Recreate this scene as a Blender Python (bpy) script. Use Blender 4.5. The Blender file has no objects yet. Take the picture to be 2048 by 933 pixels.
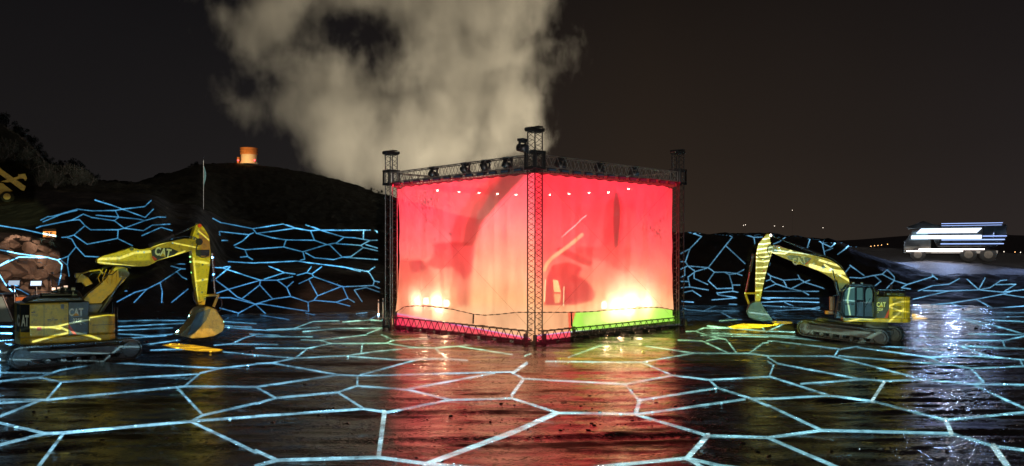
import bpy, bmesh, math, random
import numpy as np
from mathutils import Vector, Matrix, noise as mn
random.seed(7)
sc = bpy.context.scene
COL = sc.collection
# ------------------------------------------------------------------ camera
F, CX, HY, CH = 1539.0, 1024.0, 505.0, 4.63          # focal length and horizon measured in the photograph, eye height in metres
cam = bpy.data.objects.new('camera', bpy.data.cameras.new('camera'))
COL.objects.link(cam)
cam.location = (0, 0, CH)
cam.rotation_euler = (math.radians(90), 0, 0)
cam.data.sensor_width = 36
cam.data.lens = F / 2048 * 36
cam.data.shift_y = (HY - 466.5) / 2048
cam.data.clip_end = 6000
cam.data.clip_start = 0.1
sc.camera = cam
# ------------------------------------------------------------------ view / sampling
sc.view_settings.view_transform = 'Standard'
sc.view_settings.look = 'None'
sc.view_settings.exposure = 0
sc.view_settings.gamma = 1
sc.render.engine = 'CYCLES'
cy = sc.cycles
cy.use_denoising = True
cy.use_adaptive_sampling = False
cy.max_bounces = 5; cy.diffuse_bounces = 2; cy.glossy_bounces = 3; cy.transmission_bounces = 3
cy.transparent_max_bounces = 12; cy.volume_bounces = 1
cy.volume_max_steps = 128; cy.volume_step_rate = 1.0
cy.sample_clamp_indirect = 6.0
cy.caustics_reflective = False; cy.caustics_refractive = False
# ------------------------------------------------------------------ world: night sky with town glow near the horizon
w = bpy.data.worlds.new('World'); sc.world = w; w.use_nodes = True
nt = w.node_tree; nt.nodes.clear()
def N(t, kind, **k):
    n = t.nodes.new(kind)
    for a, v in k.items(): setattr(n, a, v)
    return n
out = N(nt, 'ShaderNodeOutputWorld'); bg = N(nt, 'ShaderNodeBackground')
tc = N(nt, 'ShaderNodeTexCoord'); sep = N(nt, 'ShaderNodeSeparateXYZ')
nt.links.new(tc.outputs['Generated'], sep.inputs[0])
r1 = N(nt, 'ShaderNodeValToRGB')                      # by height
els = r1.color_ramp.elements
els[0].position = 0.0; els[0].color = (0.0290, 0.0225, 0.0175, 1)
els[1].position = 0.38; els[1].color = (0.0058, 0.0050, 0.0050, 1)
e = els.new(0.12); e.color = (0.0190, 0.0148, 0.0120, 1)
nt.links.new(sep.outputs['Z'], r1.inputs[0])
r2 = N(nt, 'ShaderNodeValToRGB')                      # by bearing: cooler and darker to the left, bluish far right
mr = N(nt, 'ShaderNodeMapRange'); mr.inputs[1].default_value = -0.7; mr.inputs[2].default_value = 0.7
nt.links.new(sep.outputs['X'], mr.inputs[0]); nt.links.new(mr.outputs[0], r2.inputs[0])
e2 = r2.color_ramp.elements
e2[0].position = 0.0; e2[0].color = (0.55, 0.62, 0.78, 1)
e2[1].position = 1.0; e2[1].color = (0.85, 0.92, 1.25, 1)
for p, c in ((0.3, (0.66, 0.74, 0.92, 1)), (0.62, (1.2, 1.05, 0.92, 1)), (0.80, (0.95, 0.90, 0.92, 1))):
    e = e2.new(p); e.color = c
mx = N(nt, 'ShaderNodeMix', data_type='RGBA', blend_type='MULTIPLY'); mx.inputs[0].default_value = 1
nt.links.new(r1.outputs[0], mx.inputs[6]); nt.links.new(r2.outputs[0], mx.inputs[7])
ns = N(nt, 'ShaderNodeTexNoise'); ns.inputs['Scale'].default_value = 1.6; ns.inputs['Detail'].default_value = 4
m2 = N(nt, 'ShaderNodeMapRange'); m2.inputs[3].default_value = 0.75; m2.inputs[4].default_value = 1.25
nt.links.new(tc.outputs['Generated'], ns.inputs['Vector']); nt.links.new(ns.outputs[0], m2.inputs[0])
nt.links.new(mx.outputs[2], bg.inputs[0]); nt.links.new(m2.outputs[0], bg.inputs[1])
nt.links.new(bg.outputs[0], out.inputs[0])

# ------------------------------------------------------------------ helpers
def tag(o, label=None, cat=None, group=None, kind=None):
    if label: o['label'] = label
    if cat: o['category'] = cat
    if group: o['group'] = group
    if kind: o['kind'] = kind
    return o
def empty(name, loc=(0, 0, 0), rz=0, parent=None, **k):
    o = bpy.data.objects.new(name, None); COL.objects.link(o)
    o.location = loc; o.rotation_euler = (0, 0, rz); o.empty_display_size = 0.2
    if parent: o.parent = parent
    return tag(o, **k)
def link_bm(name, bm, mat, parent=None, smooth=False, **k):
    bmesh.ops.recalc_face_normals(bm, faces=bm.faces)
    me = bpy.data.meshes.new(name); bm.to_mesh(me); bm.free()
    if smooth:
        for p in me.polygons: p.use_smooth = True
    me.materials.append(mat)
    o = bpy.data.objects.new(name, me); COL.objects.link(o)
    if parent: o.parent = parent
    return tag(o, **k)
def box(bm, a, b, M=None, bev=0.0):
    a = Vector(a); b = Vector(b)
    r = bmesh.ops.create_cube(bm, size=1.0)
    vs = r['verts']
    c = (a + b) / 2; s = b - a
    for v in vs: v.co = Vector((v.co.x * s.x, v.co.y * s.y, v.co.z * s.z)) + c
    if bev:
        es = list({e for v in vs for e in v.link_edges})
        rr = bmesh.ops.bevel(bm, geom=es, offset=bev, segments=2, affect='EDGES', profile=0.5)
        vs = list({v for f in rr['faces'] for v in f.verts} | {v for v in vs if v.is_valid})
    if M:
        for v in vs: v.co = M @ v.co
    return vs
def tube(bm, p, q, r, r2=None, n=8, cap=True):
    p = Vector(p); q = Vector(q); d = q - p
    if d.length < 1e-6: return
    d.normalize()
    a = d.cross(Vector((0, 0, 1)) if abs(d.z) < 0.9 else Vector((1, 0, 0))).normalized(); b = d.cross(a)
    r2 = r if r2 is None else r2
    A = [bm.verts.new(p + (a * math.cos(t) + b * math.sin(t)) * r) for t in [2 * math.pi * i / n for i in range(n)]]
    B = [bm.verts.new(q + (a * math.cos(t) + b * math.sin(t)) * r2) for t in [2 * math.pi * i / n for i in range(n)]]
    for i in range(n): bm.faces.new((A[i], A[(i + 1) % n], B[(i + 1) % n], B[i]))
    if cap: bm.faces.new(A[::-1]); bm.faces.new(B)
def pipe(bm, pts, r, n=6):
    for a, b in zip(pts[:-1], pts[1:]): tube(bm, a, b, r, n=n)
def prism(bm, pts, y0, y1, bev=0.0):
    """outline in (x,z), given thickness y0..y1"""
    A = [bm.verts.new((x, y0, z)) for x, z in pts]; B = [bm.verts.new((x, y1, z)) for x, z in pts]
    n = len(pts); fs = [bm.faces.new(A), bm.faces.new(B[::-1])]
    for i in range(n): fs.append(bm.faces.new((A[i], B[i], B[(i + 1) % n], A[(i + 1) % n])))
    if bev:
        es = list({e for f in fs[:2] for e in f.edges})
        bmesh.ops.bevel(bm, geom=es, offset=bev, segments=2, affect='EDGES', profile=0.5)
def prism_z(bm, pts, z0, z1, bev=0.0):
    A = [bm.verts.new((x, y, z0)) for x, y in pts]; B = [bm.verts.new((x, y, z1)) for x, y in pts]
    n = len(pts); fs = [bm.faces.new(A[::-1]), bm.faces.new(B)]
    for i in range(n): fs.append(bm.faces.new((A[i], A[(i + 1) % n], B[(i + 1) % n], B[i])))
    if bev:
        es = list({e for f in fs[:2] for e in f.edges})
        bmesh.ops.bevel(bm, geom=es, offset=bev, segments=2, affect='EDGES', profile=0.5)
def smoothpoly(pts, it=2):
    for _ in range(it):
        q = []
        for i in range(len(pts)):
            a = pts[i]; b = pts[(i + 1) % len(pts)]
            q += [(a[0] * .75 + b[0] * .25, a[1] * .75 + b[1] * .25), (a[0] * .25 + b[0] * .75, a[1] * .25 + b[1] * .75)]
        pts = q
    return pts
def copy_tree(o, parent=None):
    c = o.copy(); COL.objects.link(c)
    if parent: c.parent = parent
    for ch in o.children: copy_tree(ch, c)
    return c
def text_mesh(name, s, size, mat, parent, loc, rot=(math.pi / 2, 0, 0), bold=0.03, ext=0.004, sx=1.0, align='CENTER'):
    cu = bpy.data.curves.new(name, 'FONT'); cu.body = s; cu.size = size; cu.extrude = ext; cu.offset = bold * size
    cu.align_x = align; cu.align_y = 'CENTER'; cu.resolution_u = 3; cu.space_character = 1.0 + bold * 2
    t = bpy.data.objects.new(name, cu); COL.objects.link(t)
    bpy.context.view_layer.update()
    me = bpy.data.meshes.new_from_object(t)
    bpy.data.objects.remove(t); bpy.data.curves.remove(cu)
    me.materials.clear(); me.materials.append(mat)
    for v in me.vertices: v.co.x *= sx
    o = bpy.data.objects.new(name, me); COL.objects.link(o); o.parent = parent
    o.location = loc; o.rotation_euler = rot
    return o

def mat(name, col, rough=0.5, metal=0.0, var=0.25, scale=3.0, bump=0.0, bscale=30.0, col2=None, coat=0.0, dirt=None):
    m = bpy.data.materials.new(name); m.use_nodes = True; t = m.node_tree
    b = t.nodes['Principled BSDF']
    b.inputs['Roughness'].default_value = rough; b.inputs['Metallic'].default_value = metal
    if coat: b.inputs['Coat Weight'].default_value = coat; b.inputs['Coat Roughness'].default_value = 0.15
    tcn = N(t, 'ShaderNodeTexCoord'); nz = N(t, 'ShaderNodeTexNoise')
    nz.inputs['Scale'].default_value = scale; nz.inputs['Detail'].default_value = 6; nz.inputs['Roughness'].default_value = 0.65
    t.links.new(tcn.outputs['Object'], nz.inputs['Vector'])
    rp = N(t, 'ShaderNodeValToRGB'); c2 = col2 or tuple(c * (1 - var) for c in col)
    rp.color_ramp.elements[0].position = 0.35; rp.color_ramp.elements[1].position = 0.65
    rp.color_ramp.elements[0].color = (*c2, 1); rp.color_ramp.elements[1].color = (*col, 1)
    t.links.new(nz.outputs[0], rp.inputs[0]); last = rp.outputs[0]
    if dirt:
        nd = N(t, 'ShaderNodeTexNoise'); nd.inputs['Scale'].default_value = scale * 3.1; nd.inputs['Detail'].default_value = 8; nd.inputs['Roughness'].default_value = 0.7
        t.links.new(tcn.outputs['Object'], nd.inputs['Vector'])
        rd = N(t, 'ShaderNodeValToRGB'); rd.color_ramp.elements[0].position = 0.5; rd.color_ramp.elements[1].position = 0.62
        rd.color_ramp.elements[1].color = (0.7, 0.7, 0.7, 1)
        t.links.new(nd.outputs[0], rd.inputs[0])
        mm = N(t, 'ShaderNodeMix', data_type='RGBA'); mm.inputs[7].default_value = (*dirt, 1)
        t.links.new(rd.outputs[0], mm.inputs[0]); t.links.new(last, mm.inputs[6]); last = mm.outputs[2]
    t.links.new(last, b.inputs['Base Color'])
    if bump:
        n2 = N(t, 'ShaderNodeTexNoise'); n2.inputs['Scale'].default_value = bscale; n2.inputs['Detail'].default_value = 5
        bp = N(t, 'ShaderNodeBump'); bp.inputs['Strength'].default_value = bump; bp.inputs['Distance'].default_value = 0.05
        t.links.new(tcn.outputs['Object'], n2.inputs['Vector']); t.links.new(n2.outputs[0], bp.inputs['Height'])
        t.links.new(bp.outputs[0], b.inputs['Normal'])
    return m
def emis(name, col, s):
    m = bpy.data.materials.new(name); m.use_nodes = True; t = m.node_tree; t.nodes.clear()
    e = N(t, 'ShaderNodeEmission'); e.inputs[0].default_value = (*col, 1); e.inputs[1].default_value = s
    o = N(t, 'ShaderNodeOutputMaterial'); t.links.new(e.outputs[0], o.inputs[0]); m.cycles.emission_sampling = 'NONE' if (s < 30 and 'strip' not in name) else 'AUTO'; return m

# ------------------------------------------------------------------ terrain
def zy(y, d): return CH + (HY - y) / F * d
# px column: list of (depth, height) and the depths where floor ends / upper hill begins
COLS = [
 (-2500, [(0,0),(30,0),(45,4),(60,8),(110,16),(140,34),(400,40)], 32, 100),
 (-400, [(0,0),(38,0),(46,3.5),(60,6.5),(85,10.8),(100,12),(140,33),(400,38)], 38, 100),
 (0,   [(0,0),(42,0),(46,1.6),(53,zy(478,53)),(64,zy(466,64)),(75,zy(440,75)),(85,zy(403,85)),(97,zy(400,97)),(115,zy(345,115)),(150,zy(243,150)),(400,38)], 42, 100),
 (60,  [(0,0),(45,0),(49,1.6),(55,zy(482,55)),(64,zy(462,64)),(75,zy(430,75)),(85,zy(400,85)),(97,zy(396,97)),(120,zy(330,120)),(150,zy(283,150)),(400,34)], 45, 100),
 (100, [(0,0),(49,0),(53,1.4),(60,zy(478,60)),(72,zy(425,72)),(85,zy(398,85)),(100,zy(385,100)),(150,zy(334,150)),(400,28)], 49, 100),
 (140, [(0,0),(50,0),(54,1.4),(62,zy(480,62)),(74,zy(418,74)),(100,zy(383,100)),(150,zy(327,150)),(200,18),(400,26)], 50, 100),
 (170, [(0,0),(51,0),(55,1.4),(64,zy(478,64)),(76,zy(412,76)),(100,zy(383,100)),(150,zy(338,150)),(200,18),(400,26)], 51, 100),
 (196, [(0,0),(52,0),(57,1.8),(66,zy(475,66)),(78,zy(408,78)),(100,zy(385,100)),(150,zy(366,150)),(200,zy(366,200)),(400,26)], 52, 100),
 (260, [(0,0),(52,0),(57,1.8),(66,zy(475,66)),(80,zy(402,80)),(100,zy(388,100)),(200,zy(365,200)),(400,26)], 52, 100),
 (305, [(0,0),(53,0),(58,1.8),(66,zy(480,66)),(80,zy(400,80)),(90,zy(398,90)),(140,zy(372,140)),(220,zy(356,220)),(420,26)], 53, 100),
 (345, [(0,0),(54,0),(60,1.4),(68,zy(500,68)),(80,zy(432,80)),(95,zy(420,95)),(140,zy(375,140)),(220,zy(344,220)),(420,26)], 54, 100),
 (400, [(0,0),(55,0),(61,1.2),(68,zy(520,68)),(80,zy(446,80)),(95,zy(416,95)),(140,zy(375,140)),(222,zy(327,222)),(420,22)], 55, 100),
 (450, [(0,0),(56,0),(60,0.9),(64,zy(550,64)),(78,zy(536,78)),(88,zy(528,88)),(102,zy(440,102)),(130,zy(430,130)),(222,zy(326,222)),(420,22)], 56, 106),
 (500, [(0,0),(57,0),(60,0.8),(64,zy(546,64)),(84,zy(532,84)),(92,zy(526,92)),(104,zy(450,104)),(130,zy(446,130)),(222,zy(325,222)),(420,22)], 57, 106),
 (560, [(0,0),(57,0),(60,0.8),(65,zy(545,65)),(84,zy(531,84)),(92,zy(525,92)),(104,zy(455,104)),(130,zy(448,130)),(222,zy(330,222)),(420,20)], 57, 106),
 (620, [(0,0),(58,0),(61,0.7),(66,zy(545,66)),(84,zy(530,84)),(92,zy(525,92)),(104,zy(460,104)),(130,zy(452,130)),(222,zy(344,222)),(420,16)], 58, 106),
 (700, [(0,0),(58,0),(62,0.7),(68,zy(546,68)),(84,zy(532,84)),(92,zy(526,92)),(104,zy(464,104)),(130,zy(458,130)),(222,zy(367,222)),(420,12)], 58, 106),
 (780, [(0,0),(60,0),(64,0.7),(71,zy(550,71)),(84,zy(538,84)),(92,zy(530,92)),(104,zy(470,104)),(130,zy(466,130)),(222,zy(391,222)),(420,6)], 60, 106),
 (900, [(0,0),(62,0),(66,0.6),(74,zy(550,74)),(90,zy(535,90)),(104,zy(470,104)),(130,zy(466,130)),(222,zy(425,222)),(420,0)], 62, 106),
 (1080,[(0,0),(64,0),(68,0.6),(76,zy(550,76)),(88,zy(535,88)),(98,zy(468,98)),(130,zy(470,130)),(222,zy(470,222)),(420,-8)], 64, 106),
 (1220,[(0,0),(64,0),(72,0.6),(76,zy(545,76)),(86,zy(466,86)),(110,zy(472,110)),(200,2),(420,-10)], 66, 92),
 (1360,[(0,0),(64,0),(74,zy(592,74)),(77,zy(560,77)),(84,zy(466,84)),(95,zy(470,95)),(200,0),(420,-12)], 66, 92),
 (1500,[(0,0),(64,0),(74,zy(592,74)),(77,zy(560,77)),(84,zy(468,84)),(95,zy(471,95)),(200,0),(420,-12)], 66, 92),
 (1600,[(0,0),(64,0),(74,zy(590,74)),(77,zy(560,77)),(84,zy(474,84)),(95,zy(478,95)),(150,zy(494,150)),(200,0),(420,-12)], 66, 88),
 (1670,[(0,0),(64,0),(73,zy(588,73)),(77,zy(558,77)),(84,zy(482,84)),(92,zy(500,92)),(150,zy(491,150)),(200,0),(420,-12)], 66, 86),
 (1720,[(0,0),(64,0),(73,zy(588,73)),(77,zy(562,77)),(84,zy(499,84)),(90,zy(526,90)),(150,zy(493,150)),(200,0),(420,-12)], 66, 86),
 (1800,[(0,0),(64,0),(73,zy(590,73)),(82,zy(528,82)),(90,zy(530,90)),(150,zy(496,150)),(200,0),(420,-12)], 66, 84),
 (1860,[(0,0),(64,0),(70,zy(596,70)),(80,zy(552,80)),(86,zy(538,86)),(92,zy(522,92)),(150,zy(500,150)),(200,0),(420,-12)], 66, 82),
 (1950,[(0,0),(62,0),(69,zy(598,69)),(80,zy(554,80)),(86,zy(538,86)),(92,zy(522,92)),(150,zy(505,150)),(200,0),(420,-12)], 64, 82),
 (2060,[(0,0),(60,0),(69,zy(602,69)),(80,zy(562,80)),(86,zy(545,86)),(94,zy(526,94)),(150,zy(508,150)),(200,0),(420,-12)], 62, 82),
 (2600,[(0,0),(60,0),(69,0.5),(80,1.6),(86,2.2),(94,3.2),(150,4.0),(200,0),(420,-12)], 62, 82),
 (4600,[(0,0),(60,0),(69,0.5),(80,1.6),(86,2.2),(94,3.2),(150,4.0),(200,0),(420,-12)], 62, 82)]
U0, U1, NU = -2.2, 2.2, 1400
DL0, DL1, ND = math.log(1.0), math.log(1400.0), 900
ug = np.linspace(U0, U1, NU); dg = np.exp(np.linspace(DL0, DL1, ND))
prof = np.array([np.interp(dg, [p[0] for p in c[1]] + [1400], [p[1] for p in c[1]] + [-14]) for c in COLS])
cu_ = np.array([(c[0] - CX) / F for c in COLS])
ZT = np.empty((NU, ND))
ci = np.clip(np.searchsorted(cu_, ug) - 1, 0, len(COLS) - 2)
tt = np.clip((ug - cu_[ci]) / (cu_[ci + 1] - cu_[ci]), 0, 1)
ZT = prof[ci] * (1 - tt)[:, None] + prof[ci + 1] * tt[:, None]
D1 = np.interp(ug, cu_, [c[2] for c in COLS]); D2 = np.interp(ug, cu_, [c[3] for c in COLS])
def sm(a, k, ax):
    ker = np.hanning(2 * k + 3)[1:-1]; ker /= ker.sum()
    return np.apply_along_axis(lambda v: np.convolve(np.pad(v, k, mode='edge'), ker, mode='valid'), ax, a)
ZT = sm(sm(ZT, 4, 0), 4, 1)
def H(x, y):
    y = np.maximum(np.asarray(y, float), 1.0); x = np.asarray(x, float)
    a = np.clip((x / y - U0) / (U1 - U0) * (NU - 1), 0, NU - 1.001); b = np.clip((np.log(y) - DL0) / (DL1 - DL0) * (ND - 1), 0, ND - 1.001)
    i = a.astype(int); j = b.astype(int); fa = a - i; fb = b - j
    return (ZT[i, j] * (1 - fa) + ZT[i + 1, j] * fa) * (1 - fb) + (ZT[i, j + 1] * (1 - fa) + ZT[i + 1, j + 1] * fa) * fb
BERMS = [(17.0, 43.6, 2.6, 1.0, 0.32), (14.0, 47.0, 4.5, 0.9, 0.42), (-8.5, 50.5, 3.5, 0.8, 0.3), (-3.5, 52, 3.5, 0.8, 0.35), (11, 50, 3, .7, .3),
         (-4.2, 42.2, 3.6, .35, .10), (6.0, 41.2, 3.0, .35, .10)]
RUTS = [(19.5, .03, .8, 1), (24.0, -.10, 1.2, 1), (28.5, .12, .9, .9), (34.5, -.02, 1.5, .9), (22.0, .34, .6, .7)]
def relief(x, y):
    """roughness of the ground itself: ruts, clods, scrub"""
    h0 = float(H(x, y)); p = Vector((x, y, 0))
    z = 0.0
    if h0 < 0.35 and y < 72:
        z += 0.035 * mn.noise(p * 0.35) + 0.03 * mn.noise(Vector((x * 0.5, y * 1.6, 3))) + 0.018 * mn.noise(Vector((x * 1.3, y * 4.2, 9)))
        for a_, b_, c_, w_ in RUTS:
            t_ = y - (a_ + b_ * x + c_ * math.sin(x * .11 + a_))
            for o_ in (-.95, .95):
                q = t_ - o_
                if abs(q) < 1.2:
                    m_ = w_ * min(1, max(0, .6 + 1.5 * mn.noise(Vector((x * .12, a_, o_)))))
                    z += m_ * .6 * (-.055 * math.exp(-(q / .24) ** 2) + .032 * math.exp(-((abs(q) - .42) / .13) ** 2) * (1 + .8 * mn.noise(Vector((x * 2.2, y * 2, 1)))) + .012 * math.exp(-(q / .22) ** 2) * math.sin(x * 24 + abs(q) * 14))
        k = min(1, max(0, (y - 30) / 22)); z += k * 0.14 * max(0, mn.noise(Vector((x * .22, y * .7, 5))))
    else:
        k = min(1.0, max(0.0, (y - 45) / 40)) * min(1, h0 / 2 + .2)
        z += k * (0.5 * mn.fractal(p * 0.12, 1.0, 2.0, 5) + 0.18 * mn.fractal(p * 0.6, 1.0, 2.0, 4))
        if y > 120: z += 0.9 * mn.fractal(p * 0.05, 0.9, 2.1, 6) + 0.35 * mn.noise(p * .6) + .25 * mn.noise(p * 1.3)
        if x / y > 0.44 and y > 82: z *= 0.3
    for bx, by, sx, sy, hh in BERMS:
        z += hh * math.exp(-((x - bx) / sx) ** 2 - ((y - by) / sy) ** 2) * (0.75 + 0.5 * mn.noise(p * 1.7))
    return z
def G(x, y): return float(H(x, y)) + relief(x, y)
def hit(px, py, origin=(0, 0, CH)):
    """where the sight line through a point of the photograph meets the land"""
    d = dg; zr = CH + (HY - py) / F * d; zt = H((px - CX) / F * d, d)
    k = np.nonzero(zr < zt)[0]
    dd = float(d[k[0]]) if len(k) else 300.0
    x = (px - CX) / F * dd
    return Vector((x, dd, G(x, dd)))
ALB_LAND = 0.030; P_CAL = 39.5
# ------------------------------------------------------------------ light projector: a map of what is thrown on the land, the gauze and the machines
MS = 1.5; MX0, MX1, MY0, MY1 = -300, 2350, 230, 1130
MW, MH = int((MX1 - MX0) * MS), int((MY1 - MY0) * MS)
def T(ox, oy, s, L): return [[(ox + x / s, oy + y / s) for x, y in l] for l in L]
LN = []
LN += T(0, 670, 3.547, [[(-400,560),(0,625),(320,700),(450,695),(1355,615),(1440,570),(1250,370)],[(-500,880),(0,780),(320,700)],[(450,700),(275,933),(200,1100)],[(1355,615),(1816,835)],
 [(1365,612),(1816,580)],[(1440,570),(1816,485)],[(-600,430),(0,460),(330,462),(750,420),(1250,372),(1310,365),(1816,370)],[(-300,510),(0,485),(290,465),(0,578),(-400,700)],[(335,455),(430,345)],
 [(-400,260),(0,268),(370,272)],[(-300,350),(0,328),(270,302),(430,250),(735,195)],[(270,302),(430,335),(1400,278)],[(1310,365),(1420,272),(1560,238),(1816,208)],[(735,195),(1560,238)],
 [(735,190),(780,135),(855,85),(1000,85)],[(855,85),(700,35)],[(650,38),(900,25),(1180,5)],[(1000,75),(1320,30)],[(220,122),(775,135)],[(320,182),(735,188)],
 [(-200,160),(0,130),(60,120),(150,100),(275,82)],[(-300,178),(0,178),(320,180)],[(-100,216),(120,212)],[(1060,110),(1330,100)],[(1585,120),(1816,145)],[(1520,75),(1640,65),(1740,20),(1816,0)],[(1640,65),(1816,68)],[(0,60),(100,40)]])
LN += T(512, 670, 3.547, [[(0,205),(110,200),(280,165),(640,150),(800,125),(1120,90),(1260,95),(1440,80),(1600,62)],[(110,200),(590,285),(0,370)],[(0,370),(140,448)],
 [(590,283),(720,292),(1816,262)],[(740,285),(1150,175)],[(720,292),(718,362),(580,408),(140,448),(0,490)],[(718,362),(1080,390),(1380,462),(1816,450)],[(1080,385),(1690,272)],
 [(1380,462),(930,550),(765,525),(580,408)],[(765,525),(0,578)],[(912,550),(870,865)],[(0,822),(150,890),(870,870),(1210,915),(1816,685)],[(150,890),(0,930)],[(1210,915),(1500,940),(1900,960)],
 [(1210,915),(1100,1050)],[(280,165),(365,98),(530,62),(920,60),(980,38),(1370,20)],[(365,98),(0,95)],[(930,60),(1120,90)],[(755,65),(745,130)],[(530,60),(450,38),(320,38)],[(450,38),(780,2)],
 [(0,68),(155,70)],[(890,0),(980,40)],[(640,152),(1000,178),(1360,170),(1500,182)],[(1270,95),(1360,170)],[(1440,82),(1816,140)],[(0,145),(280,165)],[(0,12),(400,15)]])
LN += T(1024, 670, 3.547, [[(110,200),(0,270),(85,312),(0,430),(0,450),(330,555),(870,562),(900,465),(800,350),(85,312)],[(800,350),(1140,288),(1400,320),(1816,298)],[(1140,288),(920,195),(240,190)],
 [(920,195),(1290,130),(1680,132),(1816,150)],[(900,465),(1460,378),(1400,320)],[(1460,378),(1700,455),(1816,505)],[(1650,458),(1180,525),(880,565)],[(1700,455),(1816,452)],
 [(880,568),(1390,715),(1816,730)],[(1390,715),(1240,875),(660,933),(300,980)],[(1240,875),(1450,1000)],[(1260,880),(1480,930),(1900,980)],[(330,555),(0,695)],[(1290,130),(950,80)],
 [(400,160),(700,50),(1000,5)],[(1180,38),(1350,45),(1530,128)],[(1340,5),(1816,15)],[(1400,5),(1520,35),(1590,125)],[(1680,132),(1780,60),(1816,55)],[(1380,42),(1480,25)],[(200,110),(90,150)]])
LN += T(1536, 670, 3.547, [[(0,150),(440,152),(470,155),(500,105),(650,80),(800,0)],[(0,10),(620,60)],[(0,45),(50,45),(500,100)],[(0,160),(70,205),(640,312),(830,328),(1110,318)],
 [(0,190),(40,215),(10,295),(440,432),(740,470),(1260,605),(1816,550),(2200,520)],[(0,455),(440,432)],[(235,348),(690,315)],[(825,330),(740,470)],[(470,155),(1110,318),(1450,350),(1816,355),(2200,370)],
 [(500,150),(1240,210)],[(640,90),(1150,160),(1250,205),(1440,238),(1816,225),(2200,250)],[(650,70),(1060,98),(1350,78),(1816,100),(2200,120)],[(1150,160),(1380,148),(1570,155),(1816,178)],
 [(1100,105),(1380,148)],[(1360,80),(1570,155)],[(1440,238),(1530,335),(1450,350)],[(1470,362),(1816,520),(2100,640)],[(1260,605),(1300,700),(1600,790),(1816,818),(2200,830)],[(1600,790),(1700,933),(1780,1050)],
 [(1300,700),(380,678),(0,730),(470,933),(800,1060)],[(0,500),(380,678)],[(1430,40),(1670,42),(1816,10)],[(1665,45),(1680,85)],[(1350,78),(1140,0)],[(810,38),(1430,40)],[(1790,180),(1810,225)]])
LN2 = []
LN2 += T(0, 400, 4.53, [[(-400,190),(0,235),(210,268),(400,310),(510,330)],[(330,255),(370,240),(650,185),(720,180),(770,235),(820,272),(1070,272),(1125,258),(1310,190),(1430,155),(1500,158)],
 [(560,340),(605,338),(670,320),(770,235)],[(605,338),(650,355),(690,425),(770,512),(900,518)],[(690,425),(620,510),(610,590),(635,745),(700,760)],[(670,320),(790,402),(1065,350),(1200,415)],
 [(1070,272),(1065,350)],[(520,550),(620,510)],[(430,525),(520,550),(560,590),(550,690),(530,770)],[(560,555),(610,590)],[(370,185),(430,155),(480,150),(700,85),(830,100),(1040,97),(1130,82),(1310,62),(1370,5)],
 [(860,5),(1010,48),(1315,160),(1390,85)],[(390,200),(560,130),(700,95)],[(650,185),(755,130),(830,160),(1035,190),(1125,258),(1300,280),(1380,230),(1540,220)],[(870,140),(1080,158),(1250,175),(1310,190)],
 [(1045,97),(1075,158),(1035,190)],[(1285,325),(1460,250),(1560,280)],[(1410,400),(1500,355),(1560,355)],[(1145,725),(1250,650),(1390,572),(1745,585),(1900,590)],[(1170,625),(1250,650)],
 [(1060,925),(1220,840),(1330,810),(1450,750),(1640,625),(1745,630)],[(1550,600),(1640,625)],[(1450,750),(1470,830),(1465,930)],[(1215,930),(1330,810)],[(1600,650),(1650,700),(1770,755),(1555,930)],[(1000,820),(1150,828)],
 [(-300,560),(0,600),(170,520),(410,525)],[(-300,420),(0,455),(60,465),(170,490),(280,505),(420,525)],[(-200,640),(0,595),(80,550)],[(-100,560),(0,690),(50,770),(130,850)],[(100,785),(190,820),(260,860)]])
LN2 += T(400, 430, 3.8875, [[(100,28),(160,60),(410,108),(440,145),(560,178),(670,195),(890,198),(985,232),(1010,235),(1105,330),(1175,325),(1270,255)],[(410,108),(640,75),(740,105),(860,125),(930,118),(1120,175),(1210,180),(1320,200),(1460,195),(1355,125)],
 [(440,145),(740,105)],[(820,82),(930,118)],[(860,125),(890,198)],[(985,232),(1060,220),(1120,175)],[(1060,225),(1250,238),(1320,200)],[(1250,238),(1270,255),(1470,300)],[(1270,128),(1270,190)],[(1290,232),(1470,285)],
 [(940,120),(1320,125)],[(150,130),(200,135),(380,155),(415,140)],[(150,130),(155,160)],[(380,158),(330,205),(265,238)],[(170,200),(215,200)],[(275,252),(350,272),(650,250),(800,288),(985,232)],[(670,195),(650,250)],
 [(350,272),(370,325),(410,350)],[(315,330),(370,325)],[(800,288),(815,345),(780,355)],[(820,295),(890,335),(1040,350),(1105,330),(1400,350)],[(220,365),(420,375),(750,360),(860,375)],[(105,410),(170,412),(235,400)],
 [(235,405),(118,500),(65,520)],[(170,412),(470,508),(600,508),(640,500),(720,480)],[(118,505),(220,580),(290,640),(430,695),(300,765),(290,790)],[(220,580),(470,508)],[(130,610),(220,580)],
 [(470,508),(465,545),(330,650)],[(465,545),(565,655),(430,695)],[(500,500),(655,450),(535,400)],[(655,450),(740,460)],[(600,508),(675,565),(705,635),(565,655)],[(675,565),(725,520)],
 [(705,635),(840,680),(845,752),(470,692),(430,695)],[(140,645),(240,645),(430,695),(510,770)],[(155,725),(300,765)],[(840,680),(885,665),(915,630),(1105,555)],[(885,665),(1055,680),(1165,710)],[(1055,680),(1150,650),(1200,680)],
 [(845,500),(905,610),(915,630)],[(770,535),(845,500),(885,480),(870,460),(945,405)],[(870,460),(830,450),(755,470)],[(830,450),(865,405)],[(885,480),(1110,560),(1150,650)],[(1110,560),(1345,550),(1440,590)],
 [(1345,550),(1355,515),(1480,540),(1700,560)],[(1355,515),(1310,440),(1130,410)],[(1310,440),(1360,405)],[(1200,585),(1290,565),(1415,608)],[(1200,585),(1260,675)],[(860,375),(1130,410),(1250,440)]])
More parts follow.
